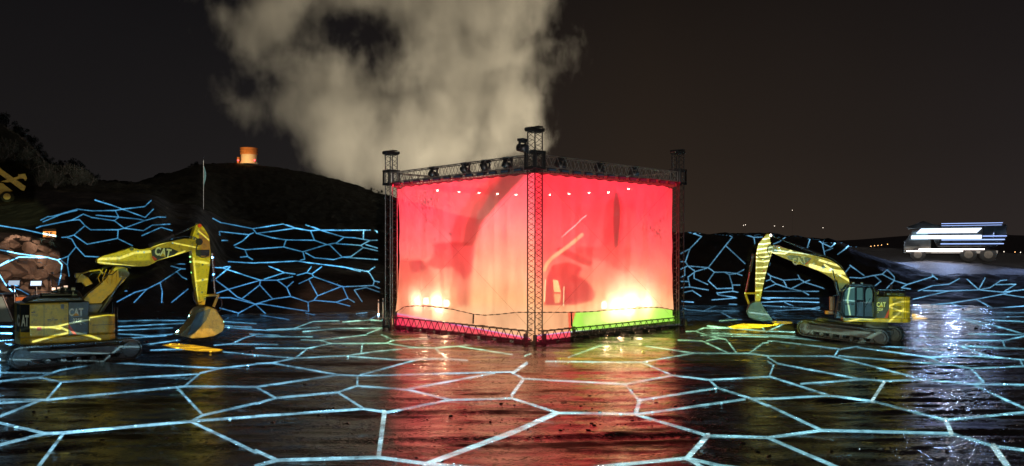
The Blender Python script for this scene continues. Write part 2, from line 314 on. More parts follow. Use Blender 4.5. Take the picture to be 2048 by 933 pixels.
LN3 = T(400, 430, 3.8875, [[(470,780),(690,815)],[(820,765),(890,778)],[(150,860),(400,875)],[(180,830),(220,800)],[(520,895),(730,885),(880,830),(1080,825)],[(1110,835),(1310,820),(1390,775)],[(1310,820),(1480,830)],
 [(800,910),(1070,885),(1450,880)],[(1215,770),(1300,760)],[(1300,925),(1400,885)]])
LN2 += T(1350, 450, 4.057, [[(-300,180),(25,245),(120,195),(215,95),(150,70)],[(120,195),(85,300),(105,335),(270,348),(410,168),(465,100),(435,78)],[(25,298),(85,300)],[(105,335),(165,380),(270,348)],[(270,348),(320,385),(270,455),(340,520),(470,515)],
 [(320,385),(400,385),(500,395),(600,345),(410,168)],[(440,405),(465,490),(470,540),(640,575)],[(400,385),(440,405),(500,395)],[(500,395),(640,450)],[(25,370),(100,335)],[(78,345),(80,410),(40,430)],
 [(165,380),(105,425),(120,505),(25,515)],[(155,390),(155,435),(265,485)],[(120,505),(270,530)],[(30,460),(105,460)],[(70,550),(140,535),(210,580)],[(340,550),(350,570),(490,590)],[(465,490),(640,490)],[(470,540),(340,555)],
 [(565,78),(640,100),(710,100)],[(640,100),(655,195),(670,300)],[(870,270),(970,350),(1015,440),(880,450),(775,415),(740,385)],[(775,415),(775,445),(725,460)],[(880,450),(905,500)],[(970,350),(1020,345),(1095,380),(1140,375)],
 [(1015,440),(1050,465),(1170,420),(1180,390)],[(1170,420),(1265,440),(1225,520)],[(1050,465),(1225,522),(1300,530)],[(1050,465),(940,520),(1035,540),(1085,570)],[(780,450),(820,480),(940,520)],[(725,520),(820,480)],
 [(790,245),(765,330)],[(895,100),(850,135),(800,155)],[(1095,115),(1070,200)],[(1130,100),(1195,150),(1215,240)],[(1195,150),(1265,180),(1325,130)],[(1215,215),(1280,190)],[(1320,240),(1410,175)],[(705,540),(1290,540)],[(1380,390),(1420,340)]])
LN3 += T(1350, 450, 4.057, [[(300,610),(560,590),(1290,600)],[(440,645),(700,655),(1100,680),(1290,640)],[(640,580),(770,605)],[(890,630),(960,660)],[(690,630),(900,620),(1290,635)],[(800,700),(1100,680),(1260,715)],[(1100,680),(1290,670)],
 [(25,620),(150,628)],[(30,665),(105,690),(230,700),(550,700)],[(230,700),(330,658)],[(375,710),(440,750),(480,765)],[(360,780),(500,770),(590,770)],[(0,870),(170,862),(230,840),(450,840),(740,865),(1100,880),(1420,880)],
 [(260,825),(560,850)],[(180,870),(360,925)],[(300,880),(820,900),(1420,930)],[(700,830),(740,870),(900,800)],[(790,745),(830,755)]])
LN3 += T(1700, 500, 3.888, [[(0,120),(110,200)],[(0,215),(90,220),(180,200),(250,190),(345,240),(445,270),(640,210),(640,190)],[(250,190),(290,155),(345,210),(345,240)],[(190,200),(240,245),(195,280)],[(345,240),(285,300)],
 [(445,270),(400,295),(470,305)],[(640,200),(680,230)],[(530,320),(640,280),(770,268),(850,225)],[(910,230),(1000,310),(1050,220)],[(570,318),(770,320),(1000,312),(1190,330),(1353,310),(1600,300)],
 [(1000,312),(1090,295),(1170,240),(1220,235)],[(1190,330),(1290,268),(1130,272)],[(490,385),(770,320)],[(490,440),(780,415),(980,385),(1190,345),(1280,315)],[(980,385),(1110,455),(1353,438),(1700,430)],[(1110,455),(960,470),(780,510)],
 [(490,465),(700,465),(880,485),(1353,490),(1700,500)],[(780,415),(930,465)],[(1190,345),(1353,370)],[(660,480),(900,530),(1353,520)],[(740,578),(870,530),(1050,570),(1353,655),(1600,720)],[(880,540),(1080,605)],[(1050,545),(1353,560)],
 [(920,655),(1340,660)]])
LN3 += [[(236,643),(300,641),(386,642)], [(236,654),(330,649),(386,646)], [(236,661),(345,656)], [(440,643),(512,648)], [(-60,655),(38,657)], [(-60,668),(38,670)], [(-40,690),(60,682)], [(236,668),(300,672),(355,668)], [(450,655),(540,662),(640,655)], [(500,668),(560,672)]]
def newmap(): return np.zeros((MH, MW, 3), np.float32)
def stroke(m, pts, w, col, soft=0.8, mode='max'):
    col = np.array(col, np.float32)
    for (x0, y0), (x1, y1) in zip(pts[:-1], pts[1:]):
        a = np.array([(x0 - MX0) * MS, (y0 - MY0) * MS]); b = np.array([(x1 - MX0) * MS, (y1 - MY0) * MS])
        hw = w * MS / 2; pad = hw + soft * MS + 2
        lo = np.floor(np.minimum(a, b) - pad).astype(int); hi = np.ceil(np.maximum(a, b) + pad).astype(int)
        lo = np.maximum(lo, 0); hi = np.minimum(hi, [MW, MH])
        if hi[0] <= lo[0] or hi[1] <= lo[1]: continue
        X, Y = np.meshgrid(np.arange(lo[0], hi[0]) + .5, np.arange(lo[1], hi[1]) + .5)
        d = b - a; L = max((d * d).sum(), 1e-6)
        t = np.clip(((X - a[0]) * d[0] + (Y - a[1]) * d[1]) / L, 0, 1)
        r = np.hypot(X - a[0] - t * d[0], Y - a[1] - t * d[1])
        k = np.clip((hw - r) / (soft * MS) + .5, 0, 1)[..., None].astype(np.float32)
        s = m[lo[1]:hi[1], lo[0]:hi[0]]
        if mode == 'max': np.maximum(s, k * col, out=s)
        else: s[:] = s * (1 - k) + col * k
def polymask(pts, blur=1.0):
    """soft-edged mask of a polygon of the map"""
    P = [((x - MX0) * MS, (y - MY0) * MS) for x, y in pts]
    xs = [p[0] for p in P]; ys = [p[1] for p in P]; pad = int(blur * MS * 2 + 3)
    x0 = max(0, int(min(xs)) - pad); x1 = min(MW, int(max(xs)) + pad); y0 = max(0, int(min(ys)) - pad); y1 = min(MH, int(max(ys)) + pad)
    X, Y = np.meshgrid(np.arange(x0, x1) + .5, np.arange(y0, y1) + .5)
    ins = np.zeros(X.shape, bool); n = len(P)
    for i in range(n):
        (ax, ay), (bx, by) = P[i], P[(i + 1) % n]
        if ay == by: continue
        c = ((ay > Y) != (by > Y)) & (X < (bx - ax) * (Y - ay) / (by - ay) + ax)
        ins ^= c
    m = ins.astype(np.float32); k = max(1, int(blur * MS))
    if k > 1 and m.size:
        ker = np.hanning(2 * k + 3)[1:-1]; ker /= ker.sum()
        for ax in (0, 1): m = np.apply_along_axis(lambda v: np.convolve(v, ker, mode='same'), ax, m)
    return (x0, x1, y0, y1), m[..., None].astype(np.float32)
def fill(m, pts, col, blur=1.0, mode='mix', k=1.0):
    if mode == 'mul' and blur >= 1.5: blur *= 1.5; col = [c ** 1.35 for c in col]
    (x0, x1, y0, y1), a = polymask(pts, blur)
    if x1 <= x0 or y1 <= y0: return
    s = m[y0:y1, x0:x1]; col = np.array(col, np.float32); a = a * k
    if mode == 'mix': s[:] = s * (1 - a) + col * a
    elif mode == 'add': s[:] = s + col * a
    elif mode == 'mul': s[:] = s * (1 - a + a * col)
    else: np.maximum(s, a * col, out=s)

# --- land map (radiance wanted from the land, per channel)
LM = newmap()
for l in LN + LN3 + LN2:
    for p, q in zip(l[:-1], l[1:]):
        n = max(1, int(math.hypot(q[0] - p[0], q[1] - p[1]) / 12))
        for i in range(n):
            a = (p[0] + (q[0] - p[0]) * i / n, p[1] + (q[1] - p[1]) * i / n); b = (p[0] + (q[0] - p[0]) * (i + 1) / n, p[1] + (q[1] - p[1]) * (i + 1) / n)
            x, y = (a[0] + b[0]) / 2, (a[1] + b[1]) / 2
            t = min(1, max(0, (y - 640) / 290))
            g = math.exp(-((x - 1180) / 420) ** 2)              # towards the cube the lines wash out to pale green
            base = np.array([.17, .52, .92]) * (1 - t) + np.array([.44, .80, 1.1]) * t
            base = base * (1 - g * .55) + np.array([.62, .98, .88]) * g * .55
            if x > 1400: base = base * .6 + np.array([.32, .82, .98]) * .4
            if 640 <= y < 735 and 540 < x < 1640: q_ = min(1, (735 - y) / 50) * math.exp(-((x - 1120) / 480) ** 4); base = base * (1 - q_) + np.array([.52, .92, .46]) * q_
            if y < 640: base = np.array([.085, .29, .62]) * 1.25 * (.55 + .45 * min(1, max(0, (y - 400) / 150)))
            if y < 640 and x > 700: base = base * np.array([1.6, 1.1, .85])
            if y < 560 and x < 780: base = base * np.array([1.1, 1.2, 1.05])
            br = .74 + .45 * mn.noise(Vector((x * .013, y * .03, 1))) + .35 * mn.noise(Vector((x * .06, y * .15, 7)))
            wd = 2.0 + 5.0 * t ** 1.3 if y > 640 else 1.6
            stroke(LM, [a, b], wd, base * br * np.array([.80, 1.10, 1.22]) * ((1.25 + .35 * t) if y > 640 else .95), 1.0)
for l, w_ in (([(769,825),(757,914)], 9), ([(1053,727),(1026,746)], 6), ([(1046,760),(1024,790)], 6), ([(1112,827),(1024,866),(853,928)], 9), ([(1416,871),(1374,917)], 10), ([(1987,893),(2015,933),(2040,975)], 12), ([(1891,840),(1903,868)], 9), ([(1768,765),(1744,802)], 6), ([(1280,800),(1273,828)], 6)): stroke(LM, l, w_, (.60, 1.15, 1.45), 1.0)
# spill of the machines' yellow fill on the mud, painted pools of the cage's green and red light
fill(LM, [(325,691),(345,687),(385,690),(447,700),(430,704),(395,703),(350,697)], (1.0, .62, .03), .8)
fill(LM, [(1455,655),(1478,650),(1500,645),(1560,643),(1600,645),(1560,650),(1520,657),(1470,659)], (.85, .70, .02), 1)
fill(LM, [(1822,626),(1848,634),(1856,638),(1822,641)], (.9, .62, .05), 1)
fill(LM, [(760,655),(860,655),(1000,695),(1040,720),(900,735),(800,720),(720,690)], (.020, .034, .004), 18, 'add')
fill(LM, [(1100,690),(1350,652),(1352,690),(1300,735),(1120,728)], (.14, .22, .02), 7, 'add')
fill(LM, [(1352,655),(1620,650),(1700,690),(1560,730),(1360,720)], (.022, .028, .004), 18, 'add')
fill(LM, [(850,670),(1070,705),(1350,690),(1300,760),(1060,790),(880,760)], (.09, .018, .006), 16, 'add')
fill(LM, [(-40,465),(60,470),(130,520),(132,600),(0,620),(-40,600)], (.0075, .0049, .0035), 6, 'add')  # from here: dim fill light added on rocks, loader, ledge, mud and board
fill(LM, [(-60,330),(60,330),(60,400),(-60,400)], (.0006, .0004, .0002), 5, 'add')
fill(LM, [(-40,400),(70,400),(120,450),(0,462),(-40,462)], (.002, .0025, .001), 12, 'add')
fill(LM, [(620,560),(760,600),(760,650),(560,650)], (.012, .007, .005), 20, 'add')
fill(LM, [(86,458),(112,458),(112,474),(86,474)], (.012, .008, .004), 1, 'add')
fill(LM, [(512,690),(900,690),(900,850),(512,850)], (.002, .0016, .0012), 40, 'add')
LM += np.array([.0008, .0007, .0006], np.float32); fill(LM, [(-60,320),(70,320),(70,405),(-60,405)], (.3, .3, .2), 4, 'mul')              # even ambient fill added to the map, dimmed round the loader

# --- projector frame
PP = Vector((0.6, -0.4, 5.4)); GS = 3200; GX0, GX1, GZ0, GZ1 = -0.79, 0.78, -0.42, 0.18
GW, GH = int((GX1 - GX0) * GS), int((GZ1 - GZ0) * GS)
def sample(m, px, py):
    a = np.clip((px - MX0) * MS - .5, 0, MW - 1.001); b = np.clip((py - MY0) * MS - .5, 0, MH - 1.001)
    i = a.astype(int); j = b.astype(int); fa = (a - i)[..., None]; fb = (b - j)[..., None]
    v = (m[j, i] * (1 - fa) + m[j, i + 1] * fa) * (1 - fb) + (m[j + 1, i] * (1 - fa) + m[j + 1, i + 1] * fa) * fb
    inside = ((px > MX0) & (px < MX1) & (py > MY0) & (py < MY1))[..., None]
    return v * inside
def campx(x, y, z):
    y = np.maximum(y, .5); return CX + x / y * F, HY - (z - CH) / y * F
ST = 8
gxc = GX0 + (np.arange(0, GW + ST, ST) + .5) / GS; gzc = GZ0 + (np.arange(0, GH + ST, ST) + .5) / GS
GXc, GZc = np.meshgrid(gxc, gzc)
tp = np.exp(np.linspace(math.log(6), math.log(260), 340)); thit = np.full(GXc.shape, np.nan); prev = np.full(GXc.shape, 5.0)
for t_ in tp:
    todo = np.isnan(thit)
    zz = PP.z + GZc * t_; hh = H(PP.x + GXc * t_, PP.y + t_)
    under = zz < hh
    ent = todo & under
    if ent.any():
        p = prev; dcur = (zz - hh)[ent]; tl = last_t; dl = last_d[ent]
        thit[ent] = tl + (t_ - tl) * dl / (dl - dcur)
    last_t = t_; last_d = zz - hh
tfar = np.where(np.isnan(thit), 260, thit)
X = PP.x + GXc * tfar; Y = PP.y + tfar; Z = H(X, Y)
e_ = .6; nx = -(H(X + e_, Y) - H(X - e_, Y)) / (2 * e_); ny = -(H(X, Y + e_) - H(X, Y - e_)) / (2 * e_)
nl = np.sqrt(nx * nx + ny * ny + 1); dist = np.sqrt((X - PP.x) ** 2 + (Y - PP.y) ** 2 + (Z - PP.z) ** 2)
cs = ((PP.x - X) * nx + (PP.y - Y) * ny + (PP.z - Z)) / (nl * dist)
gain = dist ** 2 / np.clip(cs, .085, 1) / ALB_LAND * (~np.isnan(thit))
cpx, cpy = campx(X, Y, Z)
def up(a):
    r = np.arange(GH) / ST; c = np.arange(GW) / ST
    i = r.astype(int); j = c.astype(int); fr = (r - i)[:, None]; fc = (c - j)[None]
    a0 = a[i]; a1 = a[i + 1]
    q = a0 * (1 - fr) + a1 * fr
    return (q[:, j] * (1 - fc) + q[:, j + 1] * fc).astype(np.float32)
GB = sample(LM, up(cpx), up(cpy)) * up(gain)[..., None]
GB = GB.astype(np.float32)
def override(m, alpha, P0, nrm, alb, mode='mix'):
    """throw a map on an upright plane through P0 (nrm points at the projector)"""
    js, is_ = np.nonzero(alpha[..., 0] > .002)
    if not len(js): return
    # bounding box of the map area, thrown onto the plane, seen from the projector
    px = np.array([is_.min(), is_.max()]) / MS + MX0; py = np.array([js.min(), js.max()]) / MS + MY0
    gg = []
    for a in px:
        for b in py:
            d = Vector(((a - CX) / F, 1, (HY - b) / F)); C = Vector((0, 0, CH))
            t = (P0 - C).dot(nrm) / d.dot(nrm); q = C + d * t - PP
            gg.append((q.x / q.y, q.z / q.y))
    i0 = max(0, int((min(g[0] for g in gg) - GX0) * GS) - 4); i1 = min(GW, int((max(g[0] for g in gg) - GX0) * GS) + 4)
    j0 = max(0, int((min(g[1] for g in gg) - GZ0) * GS) - 4); j1 = min(GH, int((max(g[1] for g in gg) - GZ0) * GS) + 4)
    gx, gz = np.meshgrid(GX0 + (np.arange(i0, i1) + .5) / GS, GZ0 + (np.arange(j0, j1) + .5) / GS)
    t = (P0 - PP).dot(nrm) / (gx * nrm.x + nrm.y + gz * nrm.z)
    x = PP.x + gx * t; y = PP.y + t; z = PP.z + gz * t
    a, b = campx(x, y, z)
    d = np.sqrt((x - PP.x) ** 2 + (y - PP.y) ** 2 + (z - PP.z) ** 2)
    c = np.clip(((PP.x - x) * nrm.x + (PP.y - y) * nrm.y + (PP.z - z) * nrm.z) / d, .2, 1)
    v = sample(m, a, b) * (d * d / c / alb)[..., None]; al = sample(alpha, a, b)
    s = GB[j0:j1, i0:i1]; s[:] = s * (1 - al) + v * al
# ------------------------------------------------------------------ where the big things stand
A0 = math.radians(43.7)
EX = Vector((math.cos(A0), math.sin(A0), 0)); EY = Vector((-math.sin(A0), math.cos(A0), 0)); C0 = Vector((1.15, 38.5, 0)); SZ = 12.45
def cube_pt(a, b, z): return C0 + EX * a + EY * b + Vector((0, 0, z))     # a along the right face, b along the left face
class Rig:
    """local frame of a machine: x along it, y away from the viewer, z up"""
    def __init__(s, O, deg):
        s.O = Vector(O); s.th = math.radians(deg); s.e = Vector((math.cos(s.th), math.sin(s.th), 0)); s.n = Vector((-math.sin(s.th), math.cos(s.th), 0))
    def P(s, px, py, yl=0.0):
        d = Vector(((px - CX) / F, 1, (HY - py) / F)); C = Vector((0, 0, CH)); Q = s.O + s.n * yl
        t = (Q - C).dot(s.n) / d.dot(s.n); q = C + d * t
        return ((q - s.O).dot(s.e), q.z - s.O.z)
    def L(s, pts, yl=0.0): return [s.P(x, y, yl) for x, y in pts]
RL = Rig((-19.0, 31.65, 0), 36)
RR = Rig((18.7, 38.9, 0), -16)

# --- what is thrown on the gauze
SM = newmap(); truss_fill = np.array((.030, .027, .024), np.float32)  # dim warm light added on the top truss and towers
def region(L, R):  # set region of the map
    return slice(int((L[1] - MY0) * MS), int((R[1] - MY0) * MS)), slice(int((L[0] - MX0) * MS), int((R[0] - MX0) * MS))
ys = (np.arange(MH) + .5) / MS + MY0; xs = (np.arange(MW) + .5) / MS + MX0
XX, YY = np.meshgrid(xs, ys)
def lerp3(t, stops):
    return np.stack([np.interp(t, [s[0] for s in stops], [s[1][k] for s in stops]) for k in range(3)], -1).astype(np.float32)
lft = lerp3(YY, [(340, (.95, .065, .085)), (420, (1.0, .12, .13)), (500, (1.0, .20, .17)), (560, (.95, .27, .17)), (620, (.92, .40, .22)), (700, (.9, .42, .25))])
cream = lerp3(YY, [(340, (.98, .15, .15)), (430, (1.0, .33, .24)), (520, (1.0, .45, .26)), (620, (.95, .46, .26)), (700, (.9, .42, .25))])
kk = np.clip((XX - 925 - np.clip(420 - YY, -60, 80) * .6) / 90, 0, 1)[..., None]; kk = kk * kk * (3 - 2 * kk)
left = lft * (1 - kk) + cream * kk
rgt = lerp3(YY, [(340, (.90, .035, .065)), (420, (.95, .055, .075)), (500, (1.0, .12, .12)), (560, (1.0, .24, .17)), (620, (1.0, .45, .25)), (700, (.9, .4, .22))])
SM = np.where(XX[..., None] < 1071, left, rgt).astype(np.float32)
n2 = np.array([[mn.fractal(Vector((x * .012, y * .012, 4)), 1, 2, 4) for x in range(760, 1380, 6)] for y in range(330, 700, 6)])
yy_, xx_ = np.clip(((YY - 330) / 6).astype(int), 0, n2.shape[0] - 1), np.clip(((XX - 760) / 6).astype(int), 0, n2.shape[1] - 1)
SM[..., 1:] *= (1 + .22 * n2[yy_, xx_])[..., None]
D_ = (.62, .30, .34)
fill(SM, [(1000,340),(960,372),(925,415),(905,455),(902,492),(948,492),(962,450),(1000,405),(1062,340)], (.86, .50, .55), 5, 'mul')  # soft machine shadows drawn into the thrown picture, on both faces
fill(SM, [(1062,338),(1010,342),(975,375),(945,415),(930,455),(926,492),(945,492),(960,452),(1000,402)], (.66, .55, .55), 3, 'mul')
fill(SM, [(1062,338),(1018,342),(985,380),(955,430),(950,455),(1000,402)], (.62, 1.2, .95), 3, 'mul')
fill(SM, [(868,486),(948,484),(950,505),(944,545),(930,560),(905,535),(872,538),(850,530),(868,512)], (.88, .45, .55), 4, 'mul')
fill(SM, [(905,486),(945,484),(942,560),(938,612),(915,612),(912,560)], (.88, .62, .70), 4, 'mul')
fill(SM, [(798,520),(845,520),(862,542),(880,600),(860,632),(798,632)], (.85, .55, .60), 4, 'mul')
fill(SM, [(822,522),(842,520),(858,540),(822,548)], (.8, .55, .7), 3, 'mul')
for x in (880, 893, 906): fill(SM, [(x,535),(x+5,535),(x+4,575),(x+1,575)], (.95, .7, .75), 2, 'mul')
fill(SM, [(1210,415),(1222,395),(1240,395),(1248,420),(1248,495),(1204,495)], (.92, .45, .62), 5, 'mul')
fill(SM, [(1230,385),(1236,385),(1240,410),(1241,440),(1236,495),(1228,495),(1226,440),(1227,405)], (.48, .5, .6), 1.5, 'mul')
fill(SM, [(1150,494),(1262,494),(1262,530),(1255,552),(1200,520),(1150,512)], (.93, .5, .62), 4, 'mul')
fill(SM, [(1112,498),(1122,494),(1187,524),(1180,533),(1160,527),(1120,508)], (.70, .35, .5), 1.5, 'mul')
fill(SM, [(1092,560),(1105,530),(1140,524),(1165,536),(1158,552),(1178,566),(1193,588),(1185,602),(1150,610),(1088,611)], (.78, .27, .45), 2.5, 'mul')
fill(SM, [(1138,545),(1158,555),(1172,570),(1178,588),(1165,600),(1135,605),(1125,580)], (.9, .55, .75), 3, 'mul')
stroke(SM, [(1089,540),(1094,528),(1104,516),(1124,502),(1145,486),(1164,470)], 7, (1.05, .52, .25), 1, 'mix')  # pale light streaks drawn into the thrown picture
for a, b in (((1134,465),(1150,452)), ((1150,452),(1162,440)), ((1160,441),(1173,431)), ((1124,474),(1134,466))): stroke(SM, [a, b], 1.6, (1.2, .8, .6), 1, 'mix')
fill(SM, [(1106,560),(1116,561),(1122,585),(1108,585)], (1.1, .6, .3), 1)
fill(SM, [(1108,588),(1122,588),(1120,606),(1110,607)], (1.0, .4, .22), 2)
stroke(SM, [(1091,560),(1089,603)], 2.5, (1.2, .7, .45), 1, 'mix')
stroke(SM, [(1128,574),(1127,612)], 1.6, (1.3, .9, .6), 1, 'mix')
rs = random.Random(3)
for cx_, cy_, sx, sy, n in ((848,400,5,14,16),(852,420,6,25,22),(800,400,14,40,12),(1300,452,16,12,24),(1318,458,5,12,18),(1265,470,60,40,14),(1137,425,20,40,12),(1020,460,40,50,10),(912,467,8,3,5),(870,450,8,45,18),(900,430,90,70,14),(1200,440,90,60,14)):
    for _ in range(n):
        x = rs.gauss(cx_, sx); y = rs.gauss(cy_, sy); r = rs.uniform(.6, 2.0)
        fill(SM, [(x - r, y - r * 1.6), (x + r, y - r), (x + r * .8, y + r * 1.8), (x - r * .6, y + r)], (.34, .55, .55), .6, 'mul')
for _ in range(46):                                              # streaks where rain has run down the cloth
    x = rs.uniform(790, 1350); y = rs.uniform(350, 560); h = rs.uniform(20, 90); ww = rs.uniform(.8, 3.5)
    fill(SM, [(x, y), (x + ww, y), (x + ww, y + h), (x, y + h)], (1, rs.uniform(.72, 1.2), rs.uniform(.8, 1.15)), 2, 'mul')
# below the hem
fill(SM, [(788,627),(1060,677),(1060,700),(788,700)], (1.0, .035, .12), 1)
fill(SM, [(880,650),(1060,681),(1060,700),(880,690)], (1.0, .16, .17), 10, 'mix', .7)
fill(SM, [(1071,672),(1141,663),(1141,700),(1071,700)], (1.0, .07, .14), 1)
fill(SM, [(1136,625),(1152,625),(1140,664),(1138,664)], (.95, .13, .07), 1)
fill(SM, [(1151,626),(1230,621),(1300,615),(1362,622),(1362,649),(1141,664)], (.40, .92, .09), 1)
fill(SM, [(1165,632),(1225,622),(1270,625),(1230,645),(1170,652)], (.70, .95, .22), 6, 'mix', .8)  # hot glow of the floodlight behind, drawn into the green
fill(SM, [(1141,665),(1362,650),(1362,700),(1141,700)], (.05, .045, .03), 1)
stroke(SM, [(790,627),(1060,677)], 1.5, (.75, .30, 1.0), 1, 'mix')
stroke(SM, [(1071,672),(1141,664)], 1.5, (.6, .35, 1.0), 1, 'mix')
stroke(SM, [(1141,664),(1362,649)], 2.2, (.9, .95, 1.2), 1, 'mix')
SM[..., 1:] *= np.interp(YY, [340, 600], [.60, 1.0])[..., None]; SM[..., 0] *= np.interp(YY, [340, 520, 620], [1.75, 1.5, 1.1]); SM[..., 1] *= np.interp(YY, [340, 480, 600], [.85, 1.0, 1.12]); SM[..., 2] *= np.interp(YY, [340, 450, 600, 622], [1.65, 1.3, .85, 1.0]); fill(SM, [(740,330),(781,345),(786,400),(786,620),(776,700),(740,700)], truss_fill * 3, 1); fill(SM, [(1400,330),(1361,345),(1358,400),(1358,620),(1364,700),(1400,700)], truss_fill * 3, 1); SAl = newmap(); SAr = newmap()
fill(SAl, [(764,330),(1071,305),(1071,712),(764,668)], (1, 1, 1), 1)
fill(SAr, [(1071,305),(1370,328),(1370,668),(1071,712)], (1, 1, 1), 1)
tb = newmap(); fill(tb, [(770,300),(1071,270),(1071,345),(1000,350),(900,357),(800,366),(770,366)], (1,1,1), 1); fill(tb, [(1071,270),(1370,300),(1370,366),(1300,358),(1200,352),(1071,345)], (1,1,1), 1)
SM = SM * (1 - tb) + truss_fill * 5.0 * tb
for m_, b_ in ((SAl, None),): pass
SM[:int((330 - MY0) * MS)] = truss_fill * 4; fill(SAl, [(770,255),(1071,255),(1071,345),(770,345)], (1,1,1), 1); fill(SAr, [(1071,255),(1370,255),(1370,345),(1071,345)], (1,1,1), 1)
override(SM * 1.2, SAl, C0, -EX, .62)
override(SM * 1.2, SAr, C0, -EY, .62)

# --- what is thrown on the machines
LBODY = [(30,600),(75,590),(130,575),(178,580),(182,600),(200,560),(230,535),(205,534),(192,522),(196,512),(240,503),(268,492),(300,498),(312,488),(380,473),(392,447),(404,447),(421,475),(422,520),(418,560),(414,610),(430,622),(446,640),(446,658),(424,676),(382,680),(352,672),(385,625),(398,600),(386,560),(384,505),(312,525),(298,535),(262,545),(262,560),(235,590),(225,622),(236,632),(236,678),(180,688),(30,692)]
MM = newmap(); MA = newmap()
fill(MA, LBODY, (1, 1, 1), 1)
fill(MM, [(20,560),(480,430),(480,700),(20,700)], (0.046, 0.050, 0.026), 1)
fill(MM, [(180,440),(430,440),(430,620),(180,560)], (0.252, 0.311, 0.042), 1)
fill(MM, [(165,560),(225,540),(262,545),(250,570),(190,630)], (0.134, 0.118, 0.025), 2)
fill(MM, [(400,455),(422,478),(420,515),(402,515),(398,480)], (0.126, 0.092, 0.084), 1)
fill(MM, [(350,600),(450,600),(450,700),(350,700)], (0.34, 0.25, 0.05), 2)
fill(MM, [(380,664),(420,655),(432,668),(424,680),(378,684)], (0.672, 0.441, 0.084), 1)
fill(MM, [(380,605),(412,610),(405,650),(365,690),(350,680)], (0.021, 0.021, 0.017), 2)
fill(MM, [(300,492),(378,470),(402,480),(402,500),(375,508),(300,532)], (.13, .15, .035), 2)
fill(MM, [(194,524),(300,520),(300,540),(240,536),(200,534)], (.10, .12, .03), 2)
WL = (.60, .78, .42)
for l, wd in (([(38,662),(60,655),(105,655),(120,658)], 4), ([(105,655),(137,648),(178,640)], 3), ([(120,655),(140,664),(180,672),(200,679)], 4), ([(66,684),(110,672),(137,666),(150,666)], 4), ([(180,636),(215,630),(235,632)], 2.5),
              ([(196,518),(240,516),(270,505),(300,503)], 5), ([(196,524),(230,528),(270,533)], 3), ([(345,485),(395,495)], 2.5), ([(388,522),(416,526)], 5), ([(392,562),(414,558)], 4), ([(398,462),(421,482)], 2.5),
              ([(388,516),(396,600)], 3), ([(314,524),(370,502)], 3), ([(300,495),(340,482)], 2)): stroke(MM, l, wd, WL, 1.2, 'mix')
fill(MA, [(0,688),(302,684),(302,716),(240,728),(60,744),(0,742)], (1, 1, 1), 2)
fill(MM, [(-10,686),(290,686),(290,760),(-10,760)], (.020, .020, .018), 1)
for l, wd in (([(62,704),(219,708)], 2.5), ([(90,721),(207,723)], 2.5), ([(207,723),(240,694),(282,694)], 3), ([(0,706),(40,698),(78,693)], 2.5), ([(0,720),(90,721)], 2.5)): stroke(MM, l, wd, (.35, .62, .75), 1.2, 'mix')
fill(MA, [(180,674),(247,674),(247,696),(180,696)], (1, 1, 1), 1); fill(MA, [(143,538),(215,530),(215,572),(148,577)], (1, 1, 1), 1)
for l in (LBODY,): stroke(MA, l + l[:1], 4, (1, 1, 1), 1)
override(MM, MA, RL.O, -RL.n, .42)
RBODY = [(1662,590),(1680,572),(1702,570),(1694,545),(1680,528),(1640,512),(1560,495),(1536,468),(1516,485),(1512,500),(1490,580),(1490,598),(1500,640),(1548,642),(1530,602),(1538,540),(1548,505),(1600,530),(1650,548),(1668,575),(1660,640),(1650,655),(1608,655),(1608,640),(1664,640),(1680,645),(1830,648),(1832,588),(1810,582),(1760,580),(1752,568),(1700,568)]
MM2 = newmap(); MA2 = newmap()
fill(MA2, [(1654,568),(1755,568),(1760,580),(1832,590),(1832,650),(1650,650)], (1, 1, 1), 1)
fill(MA2, [(1536,466),(1548,496),(1600,502),(1650,512),(1685,530),(1704,572),(1672,574),(1660,556),(1630,542),(1552,508),(1540,560),(1528,604),(1550,644),(1494,642),(1487,598),(1488,584),(1511,500),(1518,482)], (1, 1, 1), 1)
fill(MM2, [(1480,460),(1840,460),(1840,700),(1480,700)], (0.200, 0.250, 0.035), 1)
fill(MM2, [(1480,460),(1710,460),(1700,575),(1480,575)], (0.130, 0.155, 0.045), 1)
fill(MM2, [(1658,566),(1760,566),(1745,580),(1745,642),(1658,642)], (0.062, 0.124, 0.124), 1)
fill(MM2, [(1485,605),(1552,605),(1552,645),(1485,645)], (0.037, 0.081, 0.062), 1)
WR = (.75, .92, .55)
for i, (y, dx) in enumerate(((478,-3),(488,0),(497,3),(505,2),(514,0),(523,-2),(534,1),(546,0),(556,2),(567,-2),(580,1))): stroke(MM2, [(1508,y+dx),(1528,y),(1545,y-3)], 2.0, WR, 1.5, 'mix')
for l, wd in (([(1545,505),(1570,507),(1584,500)], 3), ([(1622,531),(1650,540),(1690,545)], 8), ([(1640,520),(1690,535)], 4), ([(1650,530),(1700,562)], 4), ([(1550,500),(1650,512)], 2),
              ([(1778,612),(1800,604),(1832,603)], 2.5), ([(1778,614),(1800,622),(1832,627)], 2.5), ([(1778,644),(1808,618)], 3), ([(1690,645),(1720,638)], 3), ([(1745,640),(1700,636)], 2),
              ([(1672,584),(1720,572)], 2), ([(1685,600),(1740,606)], 2), ([(1700,572),(1695,600),(1700,630)], 3), ([(1560,632),(1500,625)], 2)): stroke(MM2, l, wd, WR if wd != 2 else (.5, .8, .8), 1.2, 'mix')
fill(MA2, [(1590,634),(1664,636),(1832,652),(1828,686),(1752,697),(1680,692),(1592,672)], (1, 1, 1), 2)
fill(MM2, [(1600,647),(1664,646),(1840,652),(1840,700),(1600,700)], (.075, .085, .065), 2)
